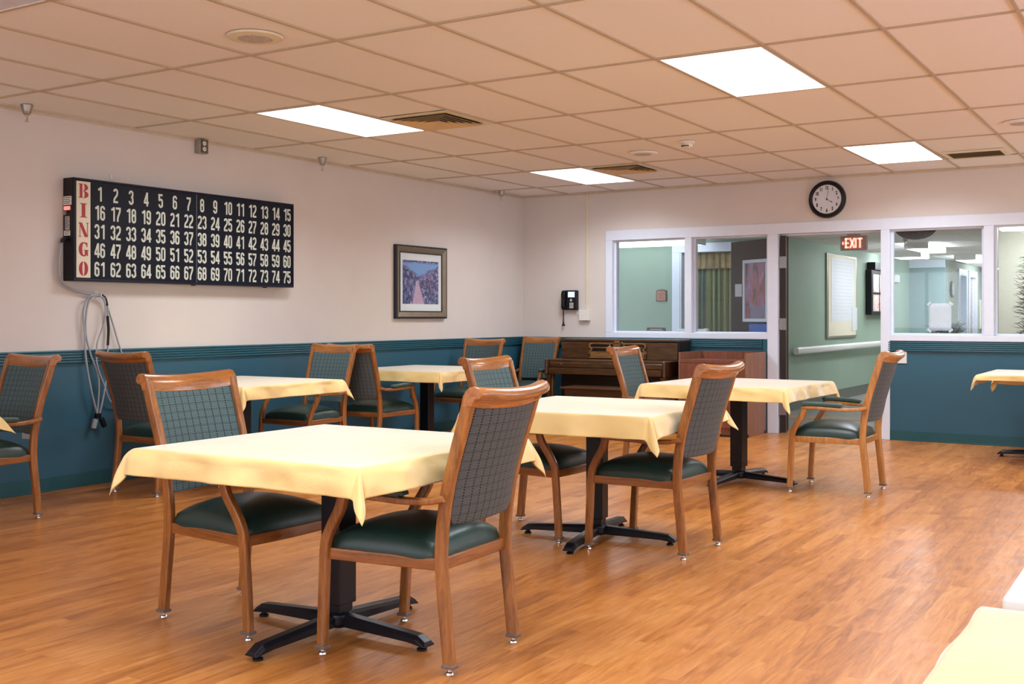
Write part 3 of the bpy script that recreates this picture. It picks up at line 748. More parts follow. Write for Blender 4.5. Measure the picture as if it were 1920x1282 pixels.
t = thing('return_grille', 'rectangular dark return grille beside the ceiling panel at right', 'vent', (5.17, 5.87, H))
bm = BM(); box(bm, -.225, .225, -.185, .185, -.001, .004); link('backing', bm, 'void', t)
bm = BM()
fbox(bm, 'z', -.25, .25, -.21, .21, -.012, .003, .035, .03)
link('frame', bm, 'ivory', t)
bm = BM()
for k in range(20): obox(bm, (0, -.17+k*.018, -.003), (1, 0, 0), (0, .8, .6), (0, -.6, .8), .22, .006, .0006)
link('slats', bm, plain('grille_brown', (.17, .13, .08, 1), .5), t)
for x, y, lab, r in ((2.748, -.278, 'round perforated ceiling speaker, the near one above the bingo board end', .14), (2.715, 4.345, 'faint round ceiling speaker between the corner panel and smoke detector', .13), (5.714, 4.391, 'round ceiling speaker cut by the right photo edge', .13)):
    t = thing('ceiling_speaker', lab, 'speaker', (x, y, H))
    bm = BM(); lathe(bm, [(r, .002), (r*.97, -.008), (r*.62, -.012), (r*.6, -.008), (r*.1, -.008)], n=36); link('ring', bm, 'ivory' if y < 0 else 'ceiling', t, smooth=30)
    tt = NT('perforated_grille'); cc = tt.coords(); vo = tt.n('ShaderNodeTexVoronoi'); vo.inputs['Scale'].default_value = 150; tt.l(cc, vo.inputs['Vector'])
    mm = tt.set(tt.ramp(vo.outputs['Distance'], (.25, (.10, .085, .08, 1)), (.4, (.55, .48, .44, 1))), .5)
    bm = BM(); lathe(bm, [(r*.6, -.009), (r*.59, -.013), (r*.1, -.014)], n=36); link('grille', bm, mm, t, smooth=30)
t = thing('smoke_detector', 'small white smoke detector with dark slots on the ceiling', 'smoke detector', (3.283, 3.974, H))
bm = BM(); lathe(bm, [(.065, .002), (.065, -.01), (.055, -.016), (.048, -.018)], n=28); link('base', bm, 'ivory_white', t, smooth=40)
bm = BM(); lathe(bm, [(.045, -.018), (.043, -.042), (.03, -.05), (.005, -.052)], n=28); link('chamber', bm, 'ivory_white', t, smooth=40)
bm = BM()
for k in range(5):
    a = -2.4+k*.35; obox(bm, (.043*math.cos(a), .043*math.sin(a), -.036), (-math.sin(a), math.cos(a), 0), (math.cos(a), math.sin(a), 0), (0, 0, 1), .006, .004, .005)
link('slots', bm, 'black_plastic', t)

# ------------------------------------------------------------------ bingo board
bd = thing('bingo_board', 'long navy lit-style BINGO number board hanging on the left wall', 'bingo board', (0, 0, 0))
BY0, BY1, BZ0, BZ1, BT = .611, 2.803, 1.460, 2.182, .12
bm = BM(); box(bm, 0.001, BT-.012, BY0, BY1, BZ0, BZ1); link('case', bm, 'black_plastic', bd, bev=.004)
bm = BM(); f_ = .014
fbox(bm, 'x', BY0, BY1, BZ0, BZ1, BT-.0118, BT, f_); link('frame', bm, 'board_frame', bd, bev=.003)
bm = BM(); box(bm, BT-.014, BT-.008, .752, 1.719, BZ0+f_, BZ1-f_); link('number_panel', bm, 'board', bd)
bm = BM(); box(bm, BT-.014, BT-.008, 1.725, BY1-f_, BZ0+f_, BZ1-f_); link('number_panel', bm, 'board', bd)
bm = BM(); box(bm, BT-.014, BT-.007, 1.719, 1.725, BZ0+f_, BZ1-f_); link('divider', bm, plain('divider_grey', (.12, .13, .16, 1), .4), bd)
bm = BM(); box(bm, BT-.014, BT-.006, .636, .750, 1.484, 2.160); link('letter_strip', bm, 'strip', bd)
def arcp(cx, cz, rx, rz, a0, a1, n=8): return [(cx+rx*math.cos(math.radians(a0+(a1-a0)*k/n)), cz+rz*math.sin(math.radians(a0+(a1-a0)*k/n))) for k in range(n+1)]
tS, Wd = .148, .44; l_, r_, b_, t_ = tS/2, Wd-tS/2, tS/2*.8, 1-tS/2*.8; m_ = Wd/2; ra = (r_-l_)/2
DG = {
 '0': [arcp(m_, t_-ra, ra, ra, 0, 180)+arcp(m_, b_+ra, ra, ra, 180, 360)+[(r_, t_-ra)]],
 '1': [[(r_-.04, 0), (r_-.04, 1)], [(.07, .80), (.20, .84), (.29, .95)]],
 '2': [arcp(m_, t_-ra, ra, ra, 180, 0)+[(r_, .66), (r_-.03, .56), (l_+.02, .26), (l_, .10)], [(l_-.07, .07), (Wd-.01, .07)]],
 '3': [[(l_, t_-ra-.05)]+arcp(m_, t_-ra, ra, ra, 180, 0)+[(r_, .63), (r_-.04, .55), (m_, .52)], [(m_, .52), (r_-.03, .49), (r_, .41), (r_, b_+ra)]+arcp(m_, b_+ra, ra, ra, 0, -180)+[(l_, b_+ra+.05)]],
 '4': [[(r_-.04, 0), (r_-.04, 1)], [(r_-.06, .96), (l_-.02, .30)], [(l_-.08, .26), (Wd+.03, .26)]],
 '5': [[(r_+.04, .93), (l_, .93), (l_, .50)], [(l_, .50)]+arcp(m_, .60-ra, ra, ra, 130, 0)+[(r_, b_+ra)]+arcp(m_, b_+ra, ra, ra, 0, -180)+[(l_, b_+ra+.05)]],
 '6': [[(r_, t_-ra-.04)]+arcp(m_, t_-ra, ra, ra, 0, 180)+[(l_, b_+ra)]+arcp(m_, b_+ra, ra, ra, 180, 360)+[(r_, .58-ra)], arcp(m_, .58-ra, ra, ra, 0, 165)],
 '7': [[(l_-.08, .93), (r_+.07, .93)], [(r_, .93), (r_-.02, .72), (m_-.05, .3), (m_-.07, 0)]],
 '8': [arcp(m_, t_-ra, ra, ra, 0, 180)+[(l_+.01, .62)]+arcp(m_, .60, ra-.01, .07, 180, 360)+[(r_, t_-ra)], arcp(m_, b_+ra, ra, ra, 180, 360)+arcp(m_, .46, ra, .08, 0, 180)+[(l_, b_+ra)]],
}
DG['9'] = [[(Wd-x, 1-z) for x, z in s] for s in DG['6']]
def ribbon(bm, pts, wd, to3):
    P = [Vector(p) for p in pts]; L = []; R = []
    for i, p in enumerate(P):
        d = (P[min(i+1, len(P)-1)]-P[max(i-1, 0)])
        if d.length < 1e-6: d = Vector((0, 1))
        d.normalize(); n = Vector((-d.y, d.x)); sc = 1
        if 0 < i < len(P)-1:
            d1 = (P[i]-P[i-1]).normalized(); n1 = Vector((-d1.y, d1.x)); c = abs(n.dot(n1)); sc = min(1/max(c, .6), 1.5)
        L.append(bm.verts.new(to3(p+n*wd/2*sc))); R.append(bm.verts.new(to3(p-n*wd/2*sc)))
    for i in range(len(P)-1): bm.faces.new((L[i], L[i+1], R[i+1], R[i]))
DH = .103
for k in range(75):
    s = str(k+1); col, row = k % 15, k//15
    yc = .829+col*.1355; zc = 2.083-row*.134
    bm = BM(); tot = len(s)*Wd+(len(s)-1)*.06
    for q, ch in enumerate(s):
        off = -tot/2+q*(Wd+.06)
        for si, st in enumerate(DG[ch]):
            ribbon(bm, st, tS, lambda p: (BT-.0072+.0004*si, yc+(p[0]+off)*DH*.92, zc+(p[1]-.5)*DH))
    link('numeral', bm, 'numeral', bd)
# heavy serif letters, stencil-like
PX = [0]
def poly(bm, pts, yc, zc, x=BT-.0056):
    PX[0] += 1; x += .0003*(PX[0] % 4)
    vv = [bm.verts.new((x, yc+p[0]*.088, zc+(p[1]-.5)*.100)) for p in pts]; bm.faces.new(vv)
def ell(cx, cz, rx, rz, a0, a1, n=12): return arcp(cx, cz, rx, rz, a0, a1, n)
def letterB(bm, y, z):
    poly(bm, [(-.46, 0), (-.10, 0), (-.10, 1), (-.46, 1), (-.46, .96), (-.36, .94), (-.36, .06), (-.46, .04)], y, z)
    for zc, rz in ((.755, .245), (.25, .25)):
        rx = .40 if zc > .5 else .44
        o = ell(.02, zc, rx, rz, -90, 90); i = ell(.02, zc, .08, rz*.84, 90, -90)
        poly(bm, [(-.03, zc-rz)]+o+[(-.03, zc+rz), (-.03, zc+rz*.84)]+i+[(-.03, zc-rz*.84)], y, z)
def letterI(bm, y, z): poly(bm, [(-.32, 0), (.32, 0), (.32, .05), (.17, .07), (.17, .93), (.32, .95), (.32, 1), (-.32, 1), (-.32, .95), (-.17, .93), (-.17, .07), (-.32, .05)], y, z)
def letterN(bm, y, z):
    poly(bm, [(-.46, 1), (-.14, 1), (.34, .14), (.34, 0), (.10, 0), (-.40, .92), (-.46, .94)], y, z)
    poly(bm, [(-.46, 0), (-.20, 0), (-.20, .04), (-.30, .06), (-.30, .80), (-.36, .90), (-.36, .06), (-.46, .04)], y, z)
    poly(bm, [(.34, 0), (.40, 0), (.40, .94), (.48, .96), (.48, 1), (.24, 1), (.24, .96), (.34, .94)], y, z)
def letterG(bm, y, z):
    o = ell(-.03, .5, .42, .5, 300, 75, 18); i = ell(.02, .5, .13, .42, 75, 300, 18)
    poly(bm, o+i, y, z); poly(bm, [(.04, .0), (.18, 0), (.18, .08), (.04, .09)], y, z)
    poly(bm, [(.26, .97), (.36, .97), (.36, .66), (.30, .66), (.20, .86), (.04, .93), (.08, 1)], y, z)
    poly(bm, [(.0, .46), (.46, .46), (.46, .42), (.40, .40), (.40, .02), (.34, .02), (.28, .10), (.12, .03), (.12, .40), (.0, .42)], y, z)
def letterO(bm, y, z):
    for a0 in (90, -90):
        s = -1 if a0 == 90 else 1
        o = ell(s*.03, .5, .40, .5, a0, a0+180); i = ell(s*.03, .5, .07, .43, a0+180, a0)
        poly(bm, o+i, y, z)
for k, fn in enumerate((letterB, letterI, letterN, letterG, letterO)):
    bm = BM(); fn(bm, .693, 2.093-.1365*k); link('letter', bm, 'red', bd)
# stickers, switch and connector on the end of the case
def sticker(name, x0, x1, z0, z1, mat, lines=0, dep=.002):
    bm = BM(); box(bm, x0, x1, BY0-dep, BY0, z0, z1); o = link(name, bm, mat, bd)
    if lines:
        bm = BM()
        for k in range(lines): box(bm, x0+.006, x1-.006-.01*(k % 2), BY0-dep-.0006, BY0-dep, z1-.012-k*.013, z1-.008-k*.013)
        link('print', bm, 'black_plastic', o)
sticker('data_label', .008, .095, 1.991, 2.052, 'ivory_white', 4)
sticker('indicator', .020, .082, 1.955, 1.982, 'red_lamp', 0, .008)
sticker('rocker_switch', .012, .040, 1.922, 1.948, 'brushed', 0, .006)
sticker('rating_label', .026, .074, 1.818, 1.912, 'brown_wall', 6)
sticker('serial_label', .014, .080, 1.777, 1.812, 'ivory_white', 2)
bm = BM(); sweep(bm, [(.045, BY0, 1.757), (.043, BY0-.028, 1.752), (.04, BY0-.034, 1.725)], rrect(.011, .013, .006)); link('cable_connector', bm, 'black_plastic', bd, smooth=40)
for yy in (1.72, 2.5): bm = BM(); box(bm, .05, .07, yy, yy+.03, BZ0-.008, BZ0); link('foot_clip', bm, 'black_plastic', bd)
# grey cable coiled on a hook
cb = thing('power_cable', 'grey cable from the bingo board coiled on a wall hook', 'cable')
CP = [
 ([(.040, .575, 1.725), (.04, .560, 1.635), (.04, .552, 1.558), (.035, .577, 1.454), (.03, .665, 1.400), (.03, .813, 1.371), (.045, .882, 1.362)], .0075),
 ([(.045, .882, 1.364), (.05, .789, 1.351), (.04, .749, 1.252), (.036, .762, 1.079), (.040, .769, .906), (.05, .802, .696), (.04, .864, .505)], .007),
 ([(.045, .882, 1.360), (.03, .830, 1.358), (.028, .789, 1.276), (.028, .775, 1.114), (.032, .809, .951), (.036, .878, .762), (.04, .864, .52)], .007),
 ([(.045, .882, 1.364), (.05, .919, 1.312), (.05, .919, 1.183), (.04, .864, 1.019), (.046, .857, .868), (.045, .919, .713), (.04, .968, .604), (.035, 1.039, .569), (.03, 1.12, .60), (.03, 1.13, .80), (.03, 1.067, .98), (.03, 1.046, 1.039), (.03, .996, 1.182), (.04, .926, 1.336), (.045, .885, 1.362)], .006),
 ([(.045, .882, 1.368), (.04, .943, 1.324), (.032, .957, 1.230), (.03, .968, 1.112), (.034, .957, .970), (.04, .947, .805), (.05, .905, .619), (.045, .878, .504)], .0065),
]
for pts, r in CP:
    bm = BM(); sweep(bm, cr(pts, 7), circ(r, 8)); link('strand', bm, 'cable', cb, smooth=60)
bm = BM(); sweep(bm, cr([(.033, .957, 1.215), (.03, .967, 1.112), (.034, .958, 1.0)], 6), circ(.0095, 8)); link('tape_wrap', bm, 'black_plastic', cb, smooth=60)
bm = BM(); sweep(bm, cr([(.046, .890, 1.370), (.042, .93, 1.345), (.038, .95, 1.29)], 5), circ(.008, 8)); link('tape_wrap', bm, 'black_plastic', cb, smooth=60)
bm = BM(); obox(bm, (.043, .866, .497), (0, .1, 1), (1, 0, 0), (0, 1, 0), .018, .016, .02); link('cable_tie', bm, 'black_plastic', cb, bev=.004)
bm = BM(); obox(bm, (.045, .835, .440), (0, .28, 1), (1, 0, 0), (0, 1, -.28), .034, .012, .017); link('plug', bm, 'cable', cb, bev=.005)
bm = BM(); obox(bm, (.045, .908, .446), (0, -.45, 1), (1, 0, 0), (0, 1, .45), .038, .013, .017); link('plug', bm, 'black_plastic', cb, bev=.006)
hk = thing('wall_hook', 'small white hook under the bingo board holding the coiled cable', 'hook')
bm = BM(); box(bm, .001, .007, .868, .898, 1.352, 1.400); box(bm, .007, .06, .878, .888, 1.349, 1.356); box(bm, .056, .06, .878, .888, 1.349, 1.378); link('clip', bm, 'white_plastic', hk, bev=.002)
bm = BM(); box(bm, .001, .008, 1.0, 1.016, 2.215, 2.25); tag(link('wall_clip', bm, 'white_plastic', bev=.002), 'tiny white clip on the wall just above the bingo board', 'clip')

# ------------------------------------------------------------------ framed print, wall boxes
fp = thing('framed_print', 'bronze framed garden path print with pale mat on the left wall', 'picture')
y0, y1, z0, z1 = 4.341, 5.204, 1.187, 1.927
def ring(bm, a, b, ins, wd, x0, x1, slope=0):
    ya, yb, za, zb = y0+ins, y1-ins, z0+ins, z1-ins
    o = [bm.verts.new((x1, y, z)) for y, z in ((ya, za), (yb, za), (yb, zb), (ya, zb))]
    i = [bm.verts.new((x1-slope, y, z)) for y, z in ((ya+wd, za+wd), (yb-wd, za+wd), (yb-wd, zb-wd), (ya+wd, zb-wd))]
    ob = [bm.verts.new((x0, v.co.y, v.co.z)) for v in o]; ib = [bm.verts.new((x0, v.co.y, v.co.z)) for v in i]
    for q in range(4):
        r = (q+1) % 4
        bm.faces.new((o[q], o[r], i[r], i[q])); bm.faces.new((o[q], ob[q], ob[r], o[r])); bm.faces.new((i[q], i[r], ib[r], ib[q])); bm.faces.new((ob[q], ib[q], ib[r], ob[r]))
bm = BM(); ring(bm, 0, 0, 0, .020, .001, .040, .0); link('outer_frame', bm, 'dark_frame', fp, bev=.003)
bm = BM(); ring(bm, 0, 0, .018, .052, .001, .044, .020); link('frame', bm, 'bronze_frame', fp, bev=.003)
bm = BM(); ring(bm, 0, 0, .070, .008, .001, .028, 0); link('inner_lip', bm, 'dark_frame', fp)
bm = BM(); box(bm, .001, .004, y0+.05, y1-.05, z0+.05, z1-.05); link('backing', bm, 'dark_frame', fp)
bm = BM(); box(bm, .012, .0165, y0+.12, y1-.12, z0+.14, z1-.14); link('print', bm, 'garden', fp)
bm = BM()
fbox(bm, 'x', y0+.072, y1-.072, z0+.072, z1-.072, .0045, .0175, .054, .077)
link('mat', bm, 'mat_board', fp)
bm = BM(); box(bm, .021, .0215, y0+.07, y1-.07, z0+.07, z1-.07); link('glass', bm, 'pglass', fp)
def outlet(name, label, x0, x1, ya, yb, za, zb, body, face):
    t = thing(name, label, 'outlet')
    bm = BM(); box(bm, x0, x1, ya, yb, za, zb); link('box', bm, body, t, bev=.003)
    bm = BM(); box(bm, x1, x1+.003, ya+.004, yb-.004, za+.004, zb-.004); link('cover_plate', bm, face, t)
    for q in (.3, .7):
        bm = BM(); lathe(bm, [(.016*(yb-ya)/.075, 0), (.015*(yb-ya)/.075, .003)], (x1+.003, (ya+yb)/2, za+(zb-za)*q), 16, 'x'); link('socket', bm, 'ivory_white', t)
        bm = BM()
        for s in (-.005, .005): box(bm, x1+.006, x1+.007, (ya+yb)/2+s-.001, (ya+yb)/2+s+.001, za+(zb-za)*q-.004, za+(zb-za)*q+.005)
        link('slots', bm, 'black_plastic', t)
outlet('ceiling_outlet_box', 'metal outlet box high on the left wall above the bingo board', .001, .065, 1.80, 1.885, 2.505, 2.618, 'brushed', plain('cover_grey', (.14, .13, .11, 1), .4, .6))
outlet('wall_outlet', 'white outlet low on the teal wall under the far tables', .001, .004, 4.615, 4.690, .385, .495, 'dark_frame', 'maroon')
# switch plate right of the doorway
t = thing('switch_plate', 'white key switch plate on the teal wall right of the doorway', 'switch')
bm = BM(); box(bm, 4.275, 4.388, YB-.012, YB-.001, .752, .868); link('plate', bm, 'white_plastic', t, bev=.003)
bm = BM(); box(bm, 4.325, 4.338, YB-.015, YB-.012, .79, .828); link('key_slot', bm, 'black_plastic', t)
# raceway and junction box
t = thing('cable_raceway', 'cream vertical cable raceway running from ceiling down to a box', 'raceway')
bm = BM(); box(bm, .852, .876, YB-.016, YB-.001, 1.283, 2.598); link('channel', bm, 'ivory', t, bev=.003)
bm = BM(); box(bm, .777, .905, YB-.045, YB-.001, 1.163, 1.283); link('junction_box', bm, 'ivory_white', t, bev=.004)
# wall phone
ph = thing('wall_phone', 'black office phone with lit blue screen mounted on the back wall', 'telephone', (.655, YB, 1.283))
bm = BM(); box(bm, -.10, .10, -.055, -.001, 0, .226); link('body', bm, 'black_plastic', ph, bev=.012, seg=3)
bm = BM(); sweep(bm, cr([(-.065, -.062, .012), (-.065, -.082, .04), (-.065, -.078, .11), (-.065, -.082, .18), (-.065, -.062, .214)], 5), rrect(.012, .022, .008), side=(1, 0, 0)); link('handset', bm, 'black_plastic', ph, smooth=50)
bm = BM(); box(bm, -.012, .072, -.060, -.055, .146, .208); link('screen', bm, 'screen', ph)
bm = BM(); lathe(bm, [(.017, -.055), (.016, -.062), (.006, -.063)], (.030, 0, .112), 20, 'y'); link('navigation_ring', bm, 'chrome', ph)
for r in range(4):
    for c in range(3):
        bm = BM(); box(bm, .008+c*.018, .021+c*.018, -.060, -.055, .020+r*.017, .032+r*.017); link('key', bm, 'white_plastic', ph, bev=.002)
bm = BM(); cp = []
for k in range(121):
    q = k/120; s = q*2 if q < .5 else 2-q*2
    x = -.085+.0+.012*math.sin(PI*q*2)*(1 if q < .5 else 1); z = 0.0-.17*math.sin(PI*min(q, 1-q)*1.0) if False else -.19*math.sin(PI*q)
    a = q*2*PI*26
    cp.append((x+(-.022 if q < .5 else .022)*math.sin(PI*q)*.8+.006*math.cos(a), -.035+.006*math.sin(a), z+.01))
sweep(bm, cp, circ(.0035, 5)); link('coiled_cord', bm, 'black_plastic', ph, smooth=60)
bm = BM(); sweep(bm, cr([(.07, -.02, .0), (.085, -.02, -.035), (.105, -.015, -.045), (.13, -.015, -.03)], 5), circ(.003, 6)); link('line_cord', bm, 'ivory_white', ph, smooth=60)
# clock
ck = thing('wall_clock', 'round black-rimmed wall clock above the doorway', 'clock', (3.614, YB, 2.392))
R = .190
bm = BM(); lathe(bm, [(R*.98, -.001), (R, -.02), (R*.95, -.045), (R*.86, -.052), (R*.78, -.038), (R*.76, -.03)], n=56, axis='y'); link('rim', bm, 'black_plastic', ck, smooth=40)
bm = BM(); lathe(bm, [(R*.77, -.031), (R*.76, -.032)], n=56, axis='y'); link('dial', bm, plain('clock_dial', (.72, .76, .84, 1), .5, var=.01), ck)
def text_mesh(s, size, offset=0):
    cu = bpy.data.curves.new('txt', 'FONT'); cu.body = s; cu.size = size; cu.align_x = 'CENTER'; cu.align_y = 'CENTER'; cu.extrude = .0004; cu.offset = offset
    o = bpy.data.objects.new('txt', cu); C.objects.link(o); dg = bpy.context.evaluated_depsgraph_get()
    me = bpy.data.meshes.new_from_object(o.evaluated_get(dg)); bpy.data.objects.remove(o); return me
bm = BM()
for k in range(1, 13):
    me = text_mesh(str(k), .044, .0022); b2 = bmesh.new(); b2.from_mesh(me)
    a = PI/2-k*PI/6
    for v in b2.verts: x, y, z = v.co; v.co = (x*.72+R*.60*math.cos(a), -.0335-z, y*1.08+R*.60*math.sin(a))
    m2 = bpy.data.meshes.new('t'); b2.to_mesh(m2); b2.free(); bm.from_mesh(m2)
link('numerals', bm, 'black_plastic', ck)
def hand(name, a, L, wd, tip):
    bm = BM(); d = Vector((math.sin(a), 0, math.cos(a))); s = Vector((math.cos(a), 0, -math.sin(a))); o = Vector((0, -.037, 0))
    pts = [o-d*L*.12-s*wd, o-d*L*.12+s*wd, o+d*L*.62+s*wd, o+d*L*.66+s*tip, o+d*L, o+d*L*.66-s*tip, o+d*L*.62-s*wd]
    f = [bm.verts.new(p) for p in pts]; b = [bm.verts.new(p+Vector((0, .001, 0))) for p in pts]; bm.faces.new(f); bm.faces.new(list(reversed(b)))
    for i in range(len(pts)): bm.faces.new((f[i], f[(i+1) % len(pts)], b[(i+1) % len(pts)], b[i]))
    link(name, bm, 'black_plastic', ck)
hand('hour_hand', math.radians(121), .075, .0022, .006); hand('minute_hand', math.radians(11), .105, .0016, .0028)
bm = BM(); lathe(bm, [(.008, -.034), (.007, -.040)], n=16, axis='y'); link('hub', bm, 'black_plastic', ck)
bm = BM(); lathe(bm, [(R*.78, -.0405), (R*.77, -.041)], n=40, axis='y'); link('glass', bm, 'pglass', ck)

# ------------------------------------------------------------------ piano, bench, cabinet
pn = thing('upright_piano', 'dark walnut upright piano standing against the back wall', 'piano', (1.42, 6.775, 0))
W2 = .713
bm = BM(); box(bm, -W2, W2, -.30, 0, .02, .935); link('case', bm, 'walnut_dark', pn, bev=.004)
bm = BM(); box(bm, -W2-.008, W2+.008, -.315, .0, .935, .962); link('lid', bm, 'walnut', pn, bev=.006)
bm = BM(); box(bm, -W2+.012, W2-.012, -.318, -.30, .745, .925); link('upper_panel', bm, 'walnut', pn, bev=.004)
bm = BM()
for s in (-1, 1):
    bm = BM(); box(bm, s*.19-.125, s*.19+.125, -.322, -.318, .828, .902); link('desk_shade_panel', bm, 'walnut_dark', pn)  # dark panels added behind the music desk, painting its openings as shaded
# lyre shaped music desk: pierced panel with rounded openings
md = thing  # placeholder name reuse
bm = BM()
def tube2(pts, r=.008): sweep(bm, cr(pts, 6), rrect(r, .006, .003), side=(0, 1, 0))
Yd = -.335
for s in (-1, 1):
    tube2([(s*.05, Yd, .925), (s*.09, Yd, .912), (s*.20, Yd, .915), (s*.30, Yd, .915), (s*.335, Yd, .900), (s*.335, Yd, .875), (s*.31, Yd, .850), (s*.32, Yd, .835), (s*.345, Yd, .815), (s*.33, Yd, .79), (s*.335, Yd, .765)])
    tube2([(s*.085, Yd, .905), (s*.085, Yd, .86), (s*.085, Yd, .82)], .009)
    tube2([(s*.30, Yd, .868), (s*.18, Yd, .868), (s*.085, Yd, .868)], .006)
    obox(bm, (s*.19, Yd, .79), (1, 0, 0), (0, 1, 0), (0, 0, 1), .15, .006, .036)
for z, hw in ((.93, .03), (.905, .042), (.875, .036), (.845, .028)): obox(bm, (0, Yd, z), (1, 0, 0), (0, 1, 0), (0, 0, 1), hw, .007, .016)
obox(bm, (0, Yd, .79), (1, 0, 0), (0, 1, 0), (0, 0, 1), .06, .006, .05)
for s in (-.25, .25): obox(bm, (s, Yd+.012, .77), (0, 1, 0), (1, 0, 0), (0, 0, 1), .012, .02, .01)
link('music_desk', bm, 'walnut_light', pn, bev=.002)
bm = BM(); box(bm, -W2+.04, W2-.04, -.62, -.30, .715, .742); link('fallboard_top', bm, 'walnut', pn, bev=.006)
bm = BM(); box(bm, -W2+.04, W2-.04, -.640, -.60, .655, .715); link('fallboard', bm, 'walnut', pn, bev=.010, seg=3)
bm = BM(); box(bm, -W2+.04, W2-.04, -.665, -.28, .585, .652); o = link('keybed', bm, 'walnut', pn, bev=.005)
for s in (-1, 1):
    bm = BM(); box(bm, s*W2-.03 if s > 0 else -W2-.004, s*W2+.004 if s > 0 else -W2+.03, -.675, -.28, .575, .745); link('arm', bm, 'walnut', pn, bev=.012, seg=3)
    bm = BM(); xx = s*(W2-.03)
    sweep(bm, [(xx, -.63, .575), (xx, -.63, .52), (xx, -.63, .10), (xx, -.63, .02)], rrect(.026, .026, .005), side=(1, 0, 0), scales=[1.15, .85, .62, .7]); box(bm, xx-.025, xx+.025, -.68, -.3, .0, .04)
    link('leg', bm, 'walnut', pn, bev=.002)
bm = BM(); lathe(bm, [(.006, -.64), (.006, -.65), (.003, -.652)], (.28, 0, .685), 10, 'y'); lathe(bm, [(.006, -.64), (.006, -.65), (.003, -.652)], (-.52, 0, .69), 10, 'y'); link('knob', bm, 'brass', pn)
for k in (-.08, 0, .08):
    bm = BM(); sweep(bm, [(k, -.28, .07), (k, -.40, .055)], rrect(.006, .012, .004), side=(1, 0, 0)); link('pedal', bm, 'brass', pn)
bm = BM(); box(bm, -W2+.04, W2-.04, -.312, -.30, .09, .56); link('lower_panel', bm, 'walnut_dark', pn, bev=.004)
bn = thing('piano_bench', 'low dark wooden bench in front of the piano', 'bench', (1.55, 5.80, 0))
bm = BM(); box(bm, -.39, .39, -.17, .17, .462, .482); link('seat', bm, 'walnut', bn, bev=.006)
bm = BM(); box(bm, -.345, .345, -.14, .14, .37, .462); link('compartment', bm, 'walnut', bn, bev=.004)
for sx in (-1, 1):
    for sy in (-1, 1):
        bm = BM(); sweep(bm, [(sx*.325, sy*.12, .38), (sx*.325, sy*.12, 0)], rrect(.02, .02, .004), side=(1, 0, 0), scales=[1, .6]); link('leg', bm, 'walnut', bn)
cbn = thing('wooden_cabinet', 'brown wooden cabinet with raised rim right of the piano', 'cabinet', (2.256, 6.175, 0))
CW, CD = .727, .59
bm = BM(); box(bm, 0, CW-.003, .02, CD, .02, .765); link('body', bm, 'cabinet', cbn)
bm = BM(); box(bm, 0, .02, 0, CD, 0, .842); link('side_panel', bm, 'cab_side', cbn, bev=.002)
bm = BM(); box(bm, CW-.02, CW, 0, CD, 0, .842); link('side_panel', bm, 'cab_side', cbn, bev=.002)
bm = BM(); box(bm, .02, CW-.02, CD-.02, CD, .765, .842); link('back_rim', bm, 'cabinet', cbn)
bm = BM(); box(bm, .02, CW-.02, 0, .02, .735, .772); link('front_lip', bm, 'cabinet', cbn, bev=.003)
for k in range(2):
    xa = .022+k*(CW-.04)/2; bm = BM(); box(bm, xa, xa+(CW-.05)/2, 0, .018, .57, .732); link('drawer', bm, 'cabinet', cbn, bev=.002)
    bm = BM(); box(bm, xa, xa+(CW-.05)/2, 0, .018, .09, .565); d_ = link('door', bm, 'cabinet', cbn, bev=.002)
bm = BM(); box(bm, .02, CW-.02, .03, .05, 0, .085); link('kick_board', bm, 'walnut_dark', cbn)
for yy in (.03, CD-.06): bm = BM(); box(bm, CW, CW+.003, yy, yy+.035, .0, .035); link('foot_cap', bm, 'black_plastic', cbn)

